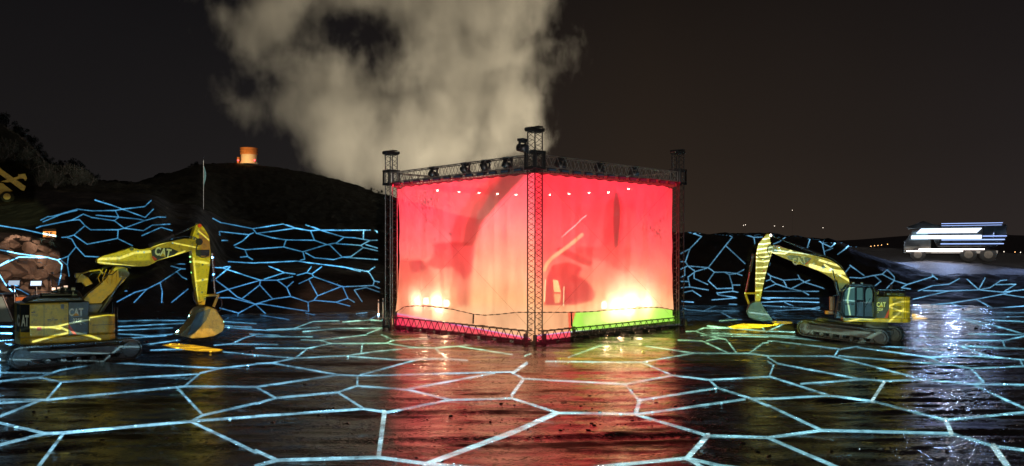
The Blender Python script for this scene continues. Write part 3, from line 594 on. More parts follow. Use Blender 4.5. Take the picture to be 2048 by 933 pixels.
for l, wd in (([(1615,662),(1680,668),(1738,664)], 7), ([(1735,650),(1760,663),(1715,690)], 7), ([(1740,656),(1806,652)], 2.5), ([(1612,650),(1610,660)], 4)): stroke(MM2, l, wd, (.28, .42, .36), 2.5, 'mix')
for l in ([(1664,568),(1755,568),(1760,580),(1832,590),(1832,650),(1652,648),(1654,568),(1664,568)], [(1536,466),(1548,496),(1600,502),(1650,512),(1685,530),(1704,572),(1672,574),(1660,556),(1630,542),(1552,508),(1540,560),(1528,604),(1550,644),(1494,642),(1487,598),(1488,584),(1511,500),(1518,482),(1536,466)]): stroke(MA2, l, 5, (1, 1, 1), 1)
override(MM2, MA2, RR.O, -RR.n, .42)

# --- the projector itself
img = bpy.data.images.new('projected_pattern', GW, GH, float_buffer=True, is_data=True)
KN = 60000.0
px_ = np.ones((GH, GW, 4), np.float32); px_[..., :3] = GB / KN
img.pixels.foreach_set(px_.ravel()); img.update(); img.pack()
del px_
li = bpy.data.lights.new('projector_light', 'SPOT'); li.energy = KN * P_CAL; li.spot_size = math.radians(110); li.spot_blend = 0; li.shadow_soft_size = 0.0
lo = bpy.data.objects.new('projector_light', li); COL.objects.link(lo); lo.location = PP; lo.rotation_euler = (math.radians(90), 0, 0)
li.use_nodes = True; t = li.node_tree; t.nodes.clear()
geo = N(t, 'ShaderNodeNewGeometry'); sp = N(t, 'ShaderNodeSeparateXYZ'); t.links.new(geo.outputs['Incoming'], sp.inputs[0])
def mth(t, op, a, b=None):
    n = N(t, 'ShaderNodeMath', operation=op)
    for i, v in enumerate((a, b)):
        if v is None: continue
        if isinstance(v, (int, float)): n.inputs[i].default_value = v
        else: t.links.new(v, n.inputs[i])
    return n.outputs[0]
u_ = mth(t, 'MULTIPLY', mth(t, 'SUBTRACT', mth(t, 'DIVIDE', sp.outputs['X'], sp.outputs['Y']), GX0), 1 / (GX1 - GX0))
v_ = mth(t, 'MULTIPLY', mth(t, 'SUBTRACT', mth(t, 'DIVIDE', sp.outputs['Z'], sp.outputs['Y']), GZ0), 1 / (GZ1 - GZ0))
cb = N(t, 'ShaderNodeCombineXYZ'); t.links.new(u_, cb.inputs[0]); t.links.new(v_, cb.inputs[1])
it = N(t, 'ShaderNodeTexImage', image=img, extension='CLIP'); t.links.new(cb.outputs[0], it.inputs[0])
em = N(t, 'ShaderNodeEmission'); em.inputs[1].default_value = 1.0; t.links.new(it.outputs[0], em.inputs[0])
ou = N(t, 'ShaderNodeOutputLight'); t.links.new(em.outputs[0], ou.inputs[0])

# ------------------------------------------------------------------ the land
def land_mat(name, cols, wet, bumps, stretch=(1, 1, 1), nscale=.35, spec=.5, rmin=.1, rmax=.6, lo_=.42, hi_=.62, specmask=None, mdet=7, mro=.62, grit=False):
    m = bpy.data.materials.new(name); m.use_nodes = True; t = m.node_tree; b = t.nodes['Principled BSDF']
    g = N(t, 'ShaderNodeTexCoord').outputs['Object']
    def nz(s, sc_, det=6, ro=.6):
        mp = N(t, 'ShaderNodeMapping'); mp.inputs['Scale'].default_value = s; t.links.new(g, mp.inputs[0])
        n = N(t, 'ShaderNodeTexNoise'); n.inputs['Scale'].default_value = sc_; n.inputs['Detail'].default_value = det; n.inputs['Roughness'].default_value = ro
        t.links.new(mp.outputs[0], n.inputs['Vector']); return n.outputs[0]
    a = nz((1, 1, 1), nscale * 1.7, 8, .7); rp = N(t, 'ShaderNodeValToRGB'); t.links.new(a, rp.inputs[0])
    rp.color_ramp.elements[0].position = .35; rp.color_ramp.elements[0].color = (*cols[0], 1); rp.color_ramp.elements[1].position = .68; rp.color_ramp.elements[1].color = (*cols[1], 1)
    t.links.new(rp.outputs[0], b.inputs['Base Color'])
    wn = nz(stretch, nscale, mdet, mro); mr = N(t, 'ShaderNodeMapRange'); t.links.new(wn, mr.inputs[0])
    mr.inputs[1].default_value = lo_; mr.inputs[2].default_value = hi_; mr.inputs[3].default_value = rmin; mr.inputs[4].default_value = rmax
    t.links.new(mr.outputs[0], b.inputs['Roughness']); b.inputs['Specular IOR Level'].default_value = spec; b.inputs['IOR'].default_value = 1.9 if grit else 1.5
    if specmask is not None:
        ms_ = N(t, 'ShaderNodeMapRange'); t.links.new(wn, ms_.inputs[0]); ms_.inputs[1].default_value = lo_; ms_.inputs[2].default_value = hi_; ms_.inputs[3].default_value = spec; ms_.inputs[4].default_value = specmask
        t.links.new(ms_.outputs[0], b.inputs['Specular IOR Level'])
    prevn = None
    if grit:                                                    # ragged crumbs of mud standing proud of the water film
        vo = N(t, 'ShaderNodeTexVoronoi'); vo.inputs['Scale'].default_value = 9; mp = N(t, 'ShaderNodeMapping'); mp.inputs['Scale'].default_value = (1, 2.2, 1); t.links.new(g, mp.inputs[0]); t.links.new(mp.outputs[0], vo.inputs['Vector'])
        pt = nz((.8, 1.6, 1), 1.4, 6, .7); am = N(t, 'ShaderNodeMapRange'); t.links.new(pt, am.inputs[0]); am.inputs[1].default_value = .48; am.inputs[2].default_value = .60
        rg = N(t, 'ShaderNodeMapRange'); t.links.new(vo.outputs['Distance'], rg.inputs[0]); rg.inputs[1].default_value = .45; rg.inputs[2].default_value = .15
        gh = mth(t, 'MULTIPLY', am.outputs[0], rg.outputs[0]); bp = N(t, 'ShaderNodeBump'); bp.inputs['Distance'].default_value = .05; bp.inputs['Strength'].default_value = .9; t.links.new(gh, bp.inputs['Height']); prevn = bp.outputs[0]
        sl = b.inputs['Specular IOR Level'].links[0].from_socket
        t.links.new(mth(t, 'MULTIPLY', sl, mth(t, 'SUBTRACT', 1.0, mth(t, 'MULTIPLY', gh, .85))), b.inputs['Specular IOR Level'])
    mk = N(t, 'ShaderNodeMapRange'); t.links.new(wn, mk.inputs[0]); mk.inputs[1].default_value = lo_; mk.inputs[2].default_value = hi_ + .06; mk.inputs[3].default_value = MKMIN; mk.inputs[4].default_value = 1
    for s, sc_, st, ds, masked in bumps:
        bp = N(t, 'ShaderNodeBump'); bp.inputs['Distance'].default_value = ds; t.links.new(nz(s, sc_, 5, .6), bp.inputs['Height'])
        if masked: t.links.new(mth(t, 'MULTIPLY', mk.outputs[0], st), bp.inputs['Strength'])
        else: bp.inputs['Strength'].default_value = st
        if prevn: t.links.new(prevn, bp.inputs['Normal'])
        prevn = bp.outputs[0]
    t.links.new(prevn, b.inputs['Normal']); return m
MKMIN = .10
M_mud = land_mat('wet_mud', ((.008, .0065, .0055), (.038, .032, .027)), True,
    [((.35, 1.5, 1), 1.1, .7, .045, True), ((.5, 2.6, 1), 4.5, .9, .028, True), ((.8, 2.2, 1), 17.0, .9, .010, True), ((1, 1.6, 1), 60.0, .6, .004, False)],
    stretch=(.34, 1.0, 1), nscale=.42, spec=1.0, rmin=.035, rmax=.42, lo_=.50, hi_=.59, specmask=.03, mdet=12, mro=.72, grit=True)
M_bank = land_mat('damp_earth', ((.018, .015, .012), (.045, .037, .031)), False, [((1, 1, 1), .7, .8, .3, False), ((1, 1, 1), 6.0, .7, .06, False), ((1, 1, 1), 30.0, .5, .015, False)], rmin=.55, rmax=.9, spec=.3)
M_hill = land_mat('rough_grass', ((.018, .017, .011), (.048, .042, .028)), False, [((1, 1, 1), 1.2, 1.0, .5, False), ((1, 1, 1), 9.0, .8, .1, False)], rmin=.8, rmax=1, spec=.1)
M_road = land_mat('crushed_stone', ((.20, .20, .21), (.50, .51, .54)), False, [((1, 1, 1), 3.5, 1.0, .12, False), ((.6, 1, 1), 12.0, .9, .05, False)], rmin=.35, rmax=.8, spec=.5, nscale=6)
ucol = np.concatenate([np.linspace(-2.0, -.80, 50)[:-1], np.linspace(-.80, .80, 620), np.linspace(.80, 2.0, 50)[1:]])
drow = np.concatenate([np.linspace(1.2, 14, 14)[:-1], np.linspace(14, 45, 230)[:-1], np.linspace(45, 110, 200)[:-1], np.exp(np.linspace(math.log(110), math.log(430), 110))])
gu, gd = np.meshgrid(ucol, drow, indexing='ij'); zz = H(gu * gd, gd)
vid = np.empty(gu.shape, int); V = []
for i in range(len(ucol)):
    for j in range(len(drow)):
        x = ucol[i] * drow[j]; y = drow[j]; vid[i, j] = len(V); V.append((x, y, zz[i, j] + relief(x, y)))
faces = {'ground': [], 'quarry_bank': [], 'hill': [], 'haul_road': []}
d1 = np.interp(ucol, ug, D1); d2 = np.interp(ucol, ug, D2)
for i in range(len(ucol) - 1):
    um = (ucol[i] + ucol[i + 1]) / 2
    for j in range(len(drow) - 1):
        dm = (drow[j] + drow[j + 1]) / 2
        k = 'ground' if dm < d1[i] else ('quarry_bank' if dm < d2[i] else 'hill')
        if um > .41 and dm >= d2[i]: k = 'haul_road'
        elif um > .2 and k == 'hill': k = 'quarry_bank'
        faces[k].append((vid[i, j], vid[i + 1, j], vid[i + 1, j + 1], vid[i, j + 1]))
for nme, m in (('ground', M_mud), ('quarry_bank', M_bank), ('hill', M_hill), ('haul_road', M_road)):
    fs = np.array(faces[nme]); used = np.unique(fs); remap = np.full(len(V), -1); remap[used] = np.arange(len(used))
    me = bpy.data.meshes.new(nme); me.from_pydata([V[k] for k in used], [], remap[fs].tolist()); me.materials.append(m)
    me.polygons.foreach_set('use_smooth', [True] * len(me.polygons))
    tag(bpy.data.objects.new(nme, me), kind='structure'); COL.objects.link(bpy.data.objects[nme])
bm = bmesh.new(); vs = [bm.verts.new((x, y, z)) for x, y, z in ((-4500, -600, -14.5), (4500, -600, -14.5), (4500, 4500, -14.5), (-4500, 4500, -14.5))]; bm.faces.new(vs)
link_bm('sea', bm, mat('dark_water', (.02, .022, .025), .2), kind='structure')
bm = bmesh.new()
prevv = None
for i in range(120):
    a = -0.3 + i * .016; x = 2600 * math.sin(a); y = 2600 * math.cos(a)
    h = 4 + 30 * max(0, mn.noise(Vector((i * .09, 3, 0)))) + 45 * math.exp(-((a - .62) / .16) ** 2) + 30 * math.exp(-((a - .40) / .13) ** 2)
    cur = [bm.verts.new((x * .8, y * .8, -15)), bm.verts.new((x, y, h)), bm.verts.new((x * 1.3, y * 1.3, -15))]
    if prevv:
        for k in (0, 1): bm.faces.new((prevv[k], cur[k], cur[k + 1], prevv[k + 1]))
    prevv = cur
link_bm('distant_hills', bm, mat('hazy_far_hill', (.55, .50, .45), .95), smooth=True, kind='structure')  # pale colour stands in for haze over the far hills
# ------------------------------------------------------------------ the steam plume
SMK = bpy.data.materials.new('steam'); SMK.use_nodes = True; t = SMK.node_tree; t.nodes.clear()
g = N(t, 'ShaderNodeTexCoord').outputs['Object']; sp = N(t, 'ShaderNodeSeparateXYZ'); t.links.new(g, sp.inputs[0])
Z0_, Z1_, XL, XR = 20.0, 150.0, -160.0, 50.0
YS = 345.0
def zz_(y): return CH + (HY - y) / F * YS
def xx_(x): return (x - CX) / F * YS
zn = mth(t, 'MULTIPLY', mth(t, 'SUBTRACT', sp.outputs['Z'], Z0_), 1 / (Z1_ - Z0_))
def edge(pts):
    fc = N(t, 'ShaderNodeFloatCurve'); c = fc.mapping.curves[0]
    P = sorted([((zz_(y) - Z0_) / (Z1_ - Z0_), (xx_(x) - XL) / (XR - XL)) for x, y in pts])
    c.points[0].location = (0, P[0][1]); c.points[1].location = (1, P[-1][1])
    for p in P:
        if .005 < p[0] < .995: c.points.new(*p)
    for p in c.points: p.handle_type = 'AUTO_CLAMPED'
    fc.mapping.update(); t.links.new(zn, fc.inputs['Value'])
    return mth(t, 'ADD', mth(t, 'MULTIPLY', fc.outputs[0], XR - XL), XL)
Lx = edge([(720,420),(705,385),(650,350),(600,312),(572,270),(520,240),(488,205),(505,150),(488,80),(470,0),(460,-60)])
Rx = edge([(1010,420),(1052,330),(1062,270),(1076,245),(1092,190),(1100,130),(1092,60),(1098,0),(1100,-60)])
def nz3(sc_, det, ro, off=0, dist=0, st=(1, 1, 1)):
    mp = N(t, 'ShaderNodeMapping'); mp.inputs['Location'].default_value = (off, off * .7, off * .3); mp.inputs['Scale'].default_value = st; t.links.new(g, mp.inputs[0])
    n = N(t, 'ShaderNodeTexNoise'); n.inputs['Scale'].default_value = sc_; n.inputs['Detail'].default_value = det; n.inputs['Roughness'].default_value = ro; n.inputs['Distortion'].default_value = dist
    t.links.new(mp.outputs[0], n.inputs['Vector']); return n.outputs[0]
nA = nz3(.030, 5, .55, 13, .3); nB = nz3(.085, 5, .65, 31, .4, (1.2, 1, .6))
sd = mth(t, 'MINIMUM', mth(t, 'SUBTRACT', sp.outputs['X'], Lx), mth(t, 'SUBTRACT', Rx, sp.outputs['X']))
sd = mth(t, 'MULTIPLY', sd, 1 / 16)
yd = mth(t, 'ABSOLUTE', mth(t, 'SUBTRACT', sp.outputs['Y'], YS + 4)); sd = mth(t, 'MINIMUM', sd, mth(t, 'MULTIPLY', mth(t, 'SUBTRACT', 27.0, yd), 1 / 10))
def blob(cx, cy_, rx, rz):
    a = mth(t, 'MULTIPLY', mth(t, 'SUBTRACT', sp.outputs['X'], xx_(cx)), 1 / rx); b = mth(t, 'MULTIPLY', mth(t, 'SUBTRACT', sp.outputs['Z'], zz_(cy_)), 1 / rz)
    r = mth(t, 'SQRT', mth(t, 'ADD', mth(t, 'MULTIPLY', a, a), mth(t, 'MULTIPLY', b, b)))
    return mth(t, 'SUBTRACT', r, 1.0)
sd = mth(t, 'MINIMUM', sd, mth(t, 'ADD', mth(t, 'MULTIPLY', blob(705, 80, 19, 9), .8), -.1))
sd = mth(t, 'MINIMUM', sd, 1.0)
dn = mth(t, 'ADD', sd, mth(t, 'ADD', mth(t, 'MULTIPLY', mth(t, 'SUBTRACT', nA, .5), 6.6), mth(t, 'MULTIPLY', mth(t, 'SUBTRACT', nB, .5), 3.6)))
mrr = N(t, 'ShaderNodeMapRange'); t.links.new(dn, mrr.inputs[0]); mrr.inputs[1].default_value = .0; mrr.inputs[2].default_value = 2.5; mrr.inputs[3].default_value = 0; mrr.inputs[4].default_value = 1
den = mth(t, 'MULTIPLY', mrr.outputs[0], .062)
pv = N(t, 'ShaderNodeVolumePrincipled'); pv.inputs['Color'].default_value = (.93, .90, .82, 1); pv.inputs['Anisotropy'].default_value = .1
t.links.new(den, pv.inputs['Density']); o_ = N(t, 'ShaderNodeOutputMaterial'); t.links.new(pv.outputs[0], o_.inputs['Volume'])
SMK.cycles.volume_sampling = 'MULTIPLE_IMPORTANCE'
bm = bmesh.new(); box(bm, (XL, YS - 26, Z0_), (XR, YS + 34, Z1_))
link_bm('steam_plume', bm, SMK, kind='stuff')
# flood lamps of the works behind the hill that light the steam
for i, (x, y, z, e_, c) in enumerate(((60, 290, 4, 1.25e6, (1.0, .86, .64)), (-60, 270, 24, 3.2e5, (1.0, .88, .68)))):
    l = bpy.data.lights.new('works_floodlight', 'SPOT'); l.energy = e_; l.color = c; l.spot_size = math.radians(100); l.spot_blend = .6; l.shadow_soft_size = 1.0
    o = bpy.data.objects.new('works_floodlight', l); COL.objects.link(o); o.location = (x, y, max(z, G(x, y) + 2))
    o.rotation_euler = (Vector((xx_(880 - 160 * i), YS, zz_(90))) - o.location).to_track_quat('-Z', 'Y').to_euler()

# ------------------------------------------------------------------ truss cage with its gauze
M_truss = mat('dimmed_truss_aluminium', (.030, .030, .032), .35, .3, .3, 6, coat=.2)  # same aluminium as the top truss, its dim lighting put into the colour
M_alu = mat('truss_aluminium', (.22, .21, .20), .3, .4, .3, 5)
M_black = mat('black_plastic', (.018, .018, .020), .42, 0, .3, 8)
M_steel = mat('worn_steel', (.22, .21, .20), .35, .9, .4, 6)
M_rub = mat('black_rubber', (.012, .012, .012), .75)
def truss(bm, p, q, w, h, bay, r=.032, rd=.014, up=Vector((0, 0, 1)), side=None):
    p = Vector(p); q = Vector(q); d = (q - p); L = d.length; d.normalize()
    s = side or d.cross(up).normalized(); uu = s.cross(d).normalized()
    cs = [(s * a * w / 2 + uu * b * h / 2) for a, b in ((-1, -1), (1, -1), (1, 1), (-1, 1))]
    for c in cs: tube(bm, p + c, q + c, r, n=6)
    n = max(1, round(L / bay))
    for i in range(n):
        a = p + d * L * i / n; b = p + d * L * (i + 1) / n; mid = (a + b) / 2
        for k in range(4):
            c1, c2 = cs[k], cs[(k + 1) % 4]
            tube(bm, a + c1, mid + c2, rd, n=5, cap=False); tube(bm, mid + c2, b + c1, rd, n=5, cap=False)
    for e in (p, q):
        for k in range(4): tube(bm, e + cs[k], e + cs[(k + 1) % 4], r * .9, n=5)
cage = empty('truss_cage', tuple(C0 + (EX + EY) * SZ / 2), A0, label='square dark lighting truss cage standing over the red gauze in the middle', cat='truss frame')
S = SZ / 2
TW = .52
CORN = [(-S, -S), (S, -S), (-S, S), (S, S)]
for cx_, cy_ in CORN:
    bm = bmesh.new(); truss(bm, (cx_, cy_, .12), (cx_, cy_, 10.65), TW, TW, .52, side=Vector((1, 0, 0)), up=Vector((0, 1, 0)))
    tw = link_bm('tower', bm, M_truss, cage)
    bm = bmesh.new(); box(bm, (cx_ - .45, cy_ - .18, 10.67), (cx_ + .45, cy_ + .18, 10.83), bev=.02); box(bm, (cx_ - .18, cy_ - .40, 10.84), (cx_ + .18, cy_ + .40, 10.90)); tube(bm, (cx_ - .42, cy_ - .22, 10.75), (cx_ - .42, cy_ + .22, 10.75), .11, n=10); tube(bm, (cx_ + .40, cy_ - .22, 10.78), (cx_ + .40, cy_ + .22, 10.78), .09, n=10)
    tube(bm, (cx_ - .5, cy_, 10.75), (cx_ - .42, cy_, 9.5), .012, n=4)
    link_bm('head_block', bm, M_truss, tw)
    bm = bmesh.new(); box(bm, (cx_ - .42, cy_ - .42, .0), (cx_ + .42, cy_ + .42, .10), bev=.01)
    for a in (-1, 1):
        for b in (-1, 1): box(bm, (cx_ + a * .34 - .07, cy_ + b * .34 - .07, .10), (cx_ + a * .34 + .07, cy_ + b * .34 + .07, .55), bev=.01)
    link_bm('base_plate', bm, M_truss, tw)
    bm = bmesh.new()
    for a in (-1, 1):
        box(bm, (cx_ + a * .34 - .05, cy_ - .39, 8.75), (cx_ + a * .34 + .05, cy_ + .39, 8.90), bev=.01); box(bm, (cx_ - .28, cy_ + a * .34 - .05, 8.76), (cx_ + .28, cy_ + a * .34 + .05, 8.89), bev=.01); box(bm, (cx_ - .28, cy_ + a * .34 - .05, 9.56), (cx_ + .28, cy_ + a * .34 + .05, 9.69), bev=.01); box(bm, (cx_ + a * .34 - .05, cy_ - .39, 9.55), (cx_ + a * .34 + .05, cy_ + .39, 9.70), bev=.01)
        for b in (-1, 1): box(bm, (cx_ + a * .34 - .045, cy_ + b * .33 - .045, 8.9), (cx_ + a * .34 + .045, cy_ + b * .33 + .045, 9.55))
    tube(bm, (cx_ - .45, cy_ - .45, 8.8), (cx_ - .45, cy_ - .45, 9.5), .09, n=8)
    link_bm('sleeve_block', bm, M_truss, tw)
EDG = [((-1, -1), (1, -1)), ((-1, -1), (-1, 1)), ((1, -1), (1, 1)), ((-1, 1), (1, 1))]
for (a, b), (c, d) in EDG:
    dx, dy = c - a, d - b; o1 = .40
    p = Vector((a * S + (o1 if dx else 0), b * S + (o1 if dy else 0), 0)); q = Vector((c * S - (o1 if dx else 0), d * S - (o1 if dy else 0), 0))
    bm = bmesh.new(); truss(bm, p + Vector((0, 0, 9.22)), q + Vector((0, 0, 9.22)), .52, .58, .60, r=.026, rd=.014)
    link_bm('top_truss', bm, M_alu, cage)
    bm = bmesh.new(); truss(bm, p + Vector((0, 0, 8.72)), q + Vector((0, 0, 8.72)), .30, .14, .35, r=.022, rd=.012)
    n = 30
    for i in range(n):
        pp = p.lerp(q, (i + .5) / n) + Vector((0, 0, 8.86)); box(bm, pp - Vector((.03, .03, .10)), pp + Vector((.03, .03, .08)))
    link_bm('curtain_rail', bm, M_alu, cage)
    bm = bmesh.new(); truss(bm, p + Vector((0, 0, .42)), q + Vector((0, 0, .42)), .40, .50, .56, r=.030, rd=.020)
    link_bm('base_truss', bm, M_truss, cage)
    bm = bmesh.new()
    for i in range(9):
        pp = p.lerp(q, (i + .5) / 9); box(bm, pp + Vector((-.25, -.25, .0)), pp + Vector((.25, .25, .14)), bev=.01)
    link_bm('levelling_pad', bm, M_black, cage)

def cloth_mat(name, tr=.14):
    m = bpy.data.materials.new(name); m.use_nodes = True; t = m.node_tree; t.nodes.clear()
    g = N(t, 'ShaderNodeTexCoord').outputs['Object']
    n = N(t, 'ShaderNodeTexNoise'); n.inputs['Scale'].default_value = .8; n.inputs['Detail'].default_value = 8; t.links.new(g, n.inputs['Vector'])
    r = N(t, 'ShaderNodeValToRGB'); r.color_ramp.elements[0].position = .3; r.color_ramp.elements[0].color = (.70, .69, .67, 1); r.color_ramp.elements[1].position = .6; r.color_ramp.elements[1].color = (.82, .81, .79, 1); t.links.new(n.outputs[0], r.inputs[0])
    bp = N(t, 'ShaderNodeBump'); bp.inputs['Strength'].default_value = .5; bp.inputs['Distance'].default_value = .1; t.links.new(n.outputs[0], bp.inputs['Height'])
    d = N(t, 'ShaderNodeBsdfDiffuse'); tl = N(t, 'ShaderNodeBsdfTranslucent'); tp = N(t, 'ShaderNodeBsdfTransparent')
    for s in (d, tl): t.links.new(r.outputs[0], s.inputs[0]); t.links.new(bp.outputs[0], s.inputs['Normal'])
    a = N(t, 'ShaderNodeMixShader'); a.inputs[0].default_value = .30; t.links.new(d.outputs[0], a.inputs[1]); t.links.new(tl.outputs[0], a.inputs[2])
    b = N(t, 'ShaderNodeMixShader'); b.inputs[0].default_value = tr; t.links.new(a.outputs[0], b.inputs[1]); t.links.new(tp.outputs[0], b.inputs[2])
    o = N(t, 'ShaderNodeOutputMaterial'); t.links.new(b.outputs[0], o.inputs[0]); return m
M_gauze = cloth_mat('white_gauze', .13); M_val = cloth_mat('thin_white_cloth', .22)
def face_uz(side, px, py, off=0.0):
    """photo point -> (distance along the face from the near corner, height)"""
    d = Vector(((px - CX) / F, 1, (HY - py) / F)); C = Vector((0, 0, CH))
    n = EX if side == 'l' else EY; e = EY if side == 'l' else EX; Q = C0 + n * off
    t = (Q - C).dot(n) / d.dot(n); q = C + d * t
    return (q - C0).dot(e), q.z
def sheet(name, side, off, ul, ur, ztop, zbot, label, m, cat='screen', group=None, nu=90, nv=60, wr=.045, seamr=.012):
    """hanging cloth; edges given as functions; wrinkled a little"""
    bm = bmesh.new(); n = EX if side == 'l' else EY; e = EY if side == 'l' else EX; g = []
    for i in range(nu + 1):
        s = i / nu; col = []
        for j in range(nv + 1):
            v = j / nv
            u0, u1 = ul(v), ur(v); u = u0 + (u1 - u0) * s
            zt, zb = ztop(u), zbot(u); z = zb + (zt - zb) * v
            w_ = wr * (mn.noise(Vector((u * 1.3, z * .18, off * 7))) * 1.6 + mn.noise(Vector((u * .5 + z * .4, z * .7, 3)))+ .4 * mn.noise(Vector((u * 4, z * .5, 3))))
            col.append(bm.verts.new(C0 + e * u + n * (off + w_) + Vector((0, 0, z))))
        g.append(col)
    for i in range(nu):
        for j in range(nv): bm.faces.new((g[i][j], g[i + 1][j], g[i + 1][j + 1], g[i][j + 1]))
    edge_b = [c[0].co.copy() for c in g]; edge_t = [c[-1].co.copy() for c in g]; e0 = [v.co.copy() for v in g[0]]; e1 = [v.co.copy() for v in g[-1]]
    o = link_bm(name, bm, m, None, True, label=label, cat=cat, group=group)
    return o, edge_b, edge_t, e0, e1
M_cord = mat('black_cord', (.01, .01, .01), .8)
def hem(parent, pts, r=.018, dash=False, name='hem_cord'):
    bm = bmesh.new()
    for k, (a, b) in enumerate(zip(pts[:-1], pts[1:])):
        tube(bm, a, b, r * (1.5 if (dash and k % 4 < 2) else .8), n=5)
    return link_bm(name, bm, M_cord, parent)
def from_px(side, pts, off):
    uz = sorted(face_uz(side, x, y, off) for x, y in pts); us = [p[0] for p in uz]; zs = [p[1] for p in uz]
    return lambda u: float(np.interp(u, us, zs))
OFF = .12
hl = from_px('l', [(783,630),(809,614),(830,612),(866,614),(905,619),(950,629),(968,631),(998,629),(1034,625),(1066,625)], OFF)
hr = from_px('r', [(1074,625),(1139,625),(1178,624),(1214,621),(1260,618),(1304,615),(1325,616),(1352,622),(1360,624)], OFF)
topz = lambda u: 8.62 + .03 * math.sin(u * 7) - (.10 if u > 11.6 else 0)
for sd_, hh_, lab in (('l', hl, 'large red lit gauze screen on the left face of the truss cage'), ('r', hr, 'large red lit gauze screen on the right face of the truss cage')):
    uo = (lambda v: 12.18 - .42 * math.sin(math.pi * min(1, v * .93)) ** .7 * (1 if sd_ == 'l' else .35))
    o, eb, et, e0, e1 = sheet('gauze_screen', sd_, OFF, lambda v: .02, uo, topz, hh_, lab, M_gauze)
    hem(o, eb, .020, True); hem(o, et, .03, False, 'top_batten'); hem(o, e1, .012)
    n_ = EX if sd_ == 'l' else EY; e_v = EY if sd_ == 'l' else EX
    bm = bmesh.new()
    for (ua, za, ub, zb) in ((.4, 8.5, 11.6, .9), (11.7, 8.5, .6, .9)): pipe(bm, [C0 + e_v * (ua + (ub - ua) * k / 8) + n_ * (OFF - .05) + Vector((0, 0, za + (zb - za) * k / 8)) for k in range(9)], .0055, 4)
    wires = link_bm('bracing_wire', bm, M_steel, cage); wires.matrix_parent_inverse = cage.matrix_world.inverted()
bpy.context.view_layer.update()
for o in COL.objects:
    if o.name.startswith('bracing_wire'): o.matrix_parent_inverse = cage.matrix_world.inverted()
us_l = face_uz('l', 948, 640, .2)[0]; us_r = face_uz('r', 1143, 640, .2)[0]
SL = (('l', hl, 0.02, us_l, 'peach lit lower cloth on the left face beside the corner tower'), ('l', hl, us_l + .05, 12.1, 'pale lower cloth at the far left end of the truss cage'),
      ('r', hr, 0.02, us_r, 'short orange lit lower cloth just right of the corner tower'), ('r', hr, us_r + .05, 12.2, 'lime green lit lower cloth at the right end of the truss cage'))
for sd_, hh_, a, b, lab in SL:
    o, eb, et, e0, e1 = sheet('valance_cloth', sd_, .22 if sd_ == 'r' and a > 1 else .20, lambda v: a + (.10 * (1 - v) if a > 1 else 0), lambda v: b - .04 * v, lambda u: hh_(u) + .10, lambda u: (.55 if sd_ == 'r' and a > 1 else .18), lab, M_val, cat='cloth', nu=50, nv=14, wr=.03)
    if a > 1: hem(o, e0, .022)
# band of cloth round the foot of the cage
for sd_, a, b, lab in (('l', .05, 12.1, 'hot pink cloth band wrapped behind the left base truss'), ('r', .05, us_r, 'hot pink cloth band behind the base truss right of the corner')):
    sheet('skirt_cloth', sd_, .16, lambda v: a, lambda v: b, lambda u: .72, lambda u: .12, lab, M_val, cat='cloth', nu=60, nv=6, wr=.03)
sheet('skirt_cloth', 'r', .02, lambda v: us_r + .1, lambda v: 12.1, lambda u: .74, lambda u: .45, 'narrow white cloth strip tied along the right base truss', M_val, cat='cloth', nu=60, nv=4, wr=.01)

# lamps hung on the far trusses, seen through the gauze
M_bulb = emis('lamp_glow', (1.0, .86, .66), 40.0)
def hang_lamp(loc, label, drop=.34):
    r = empty('hanging_lamp', loc, 0, label=label, cat='lamp', group='lamps hung inside the cage')
    bm = bmesh.new(); tube(bm, (0, 0, drop), (0, 0, .05), .02, n=6); tube(bm, (-.12, 0, .1), (-.20, 0, -.02), .012); tube(bm, (.12, 0, .1), (.20, 0, -.02), .012); tube(bm, (-.12, 0, .1), (.12, 0, .1), .015); tube(bm, (0, 0, .09), (0, 0, -.02), .05, .09, 12); link_bm('housing', bm, M_alu, r)
    bm = bmesh.new(); bmesh.ops.create_icosphere(bm, subdivisions=2, radius=.075, matrix=Matrix.Translation((0, 0, -.06))); link_bm('bulb', bm, M_bulb, r, True)
    bm = bmesh.new(); tube(bm, (0, 0, -.03), (0, 0, -.045), .17, n=14); link_bm('reflector', bm, M_alu, r)
for k, (px, py) in enumerate(((875,379),(918,382),(958,384),(995,386),(1032,388),(1100,388),(1138,386),(1178,384),(1217,383),(1257,376))):
    left_ = px < 1060
    # on the far face: left row hangs on the back-left truss, right row on the back-right one
    d = Vector(((px - CX) / F, 1, (HY - py) / F)); C = Vector((0, 0, CH)); n = EY if left_ else EX; Q = C0 + n * (SZ - .35)
    t_ = (Q - C).dot(n) / d.dot(n); q = C + d * t_
    pos = ('first', 'second', 'third', 'fourth', 'fifth')[k % 5]
    hang_lamp(q, f"small glowing lamp seen through the {'left' if left_ else 'right'} gauze, {pos} from the left in its row", max(.3, 9.0 - q.z))
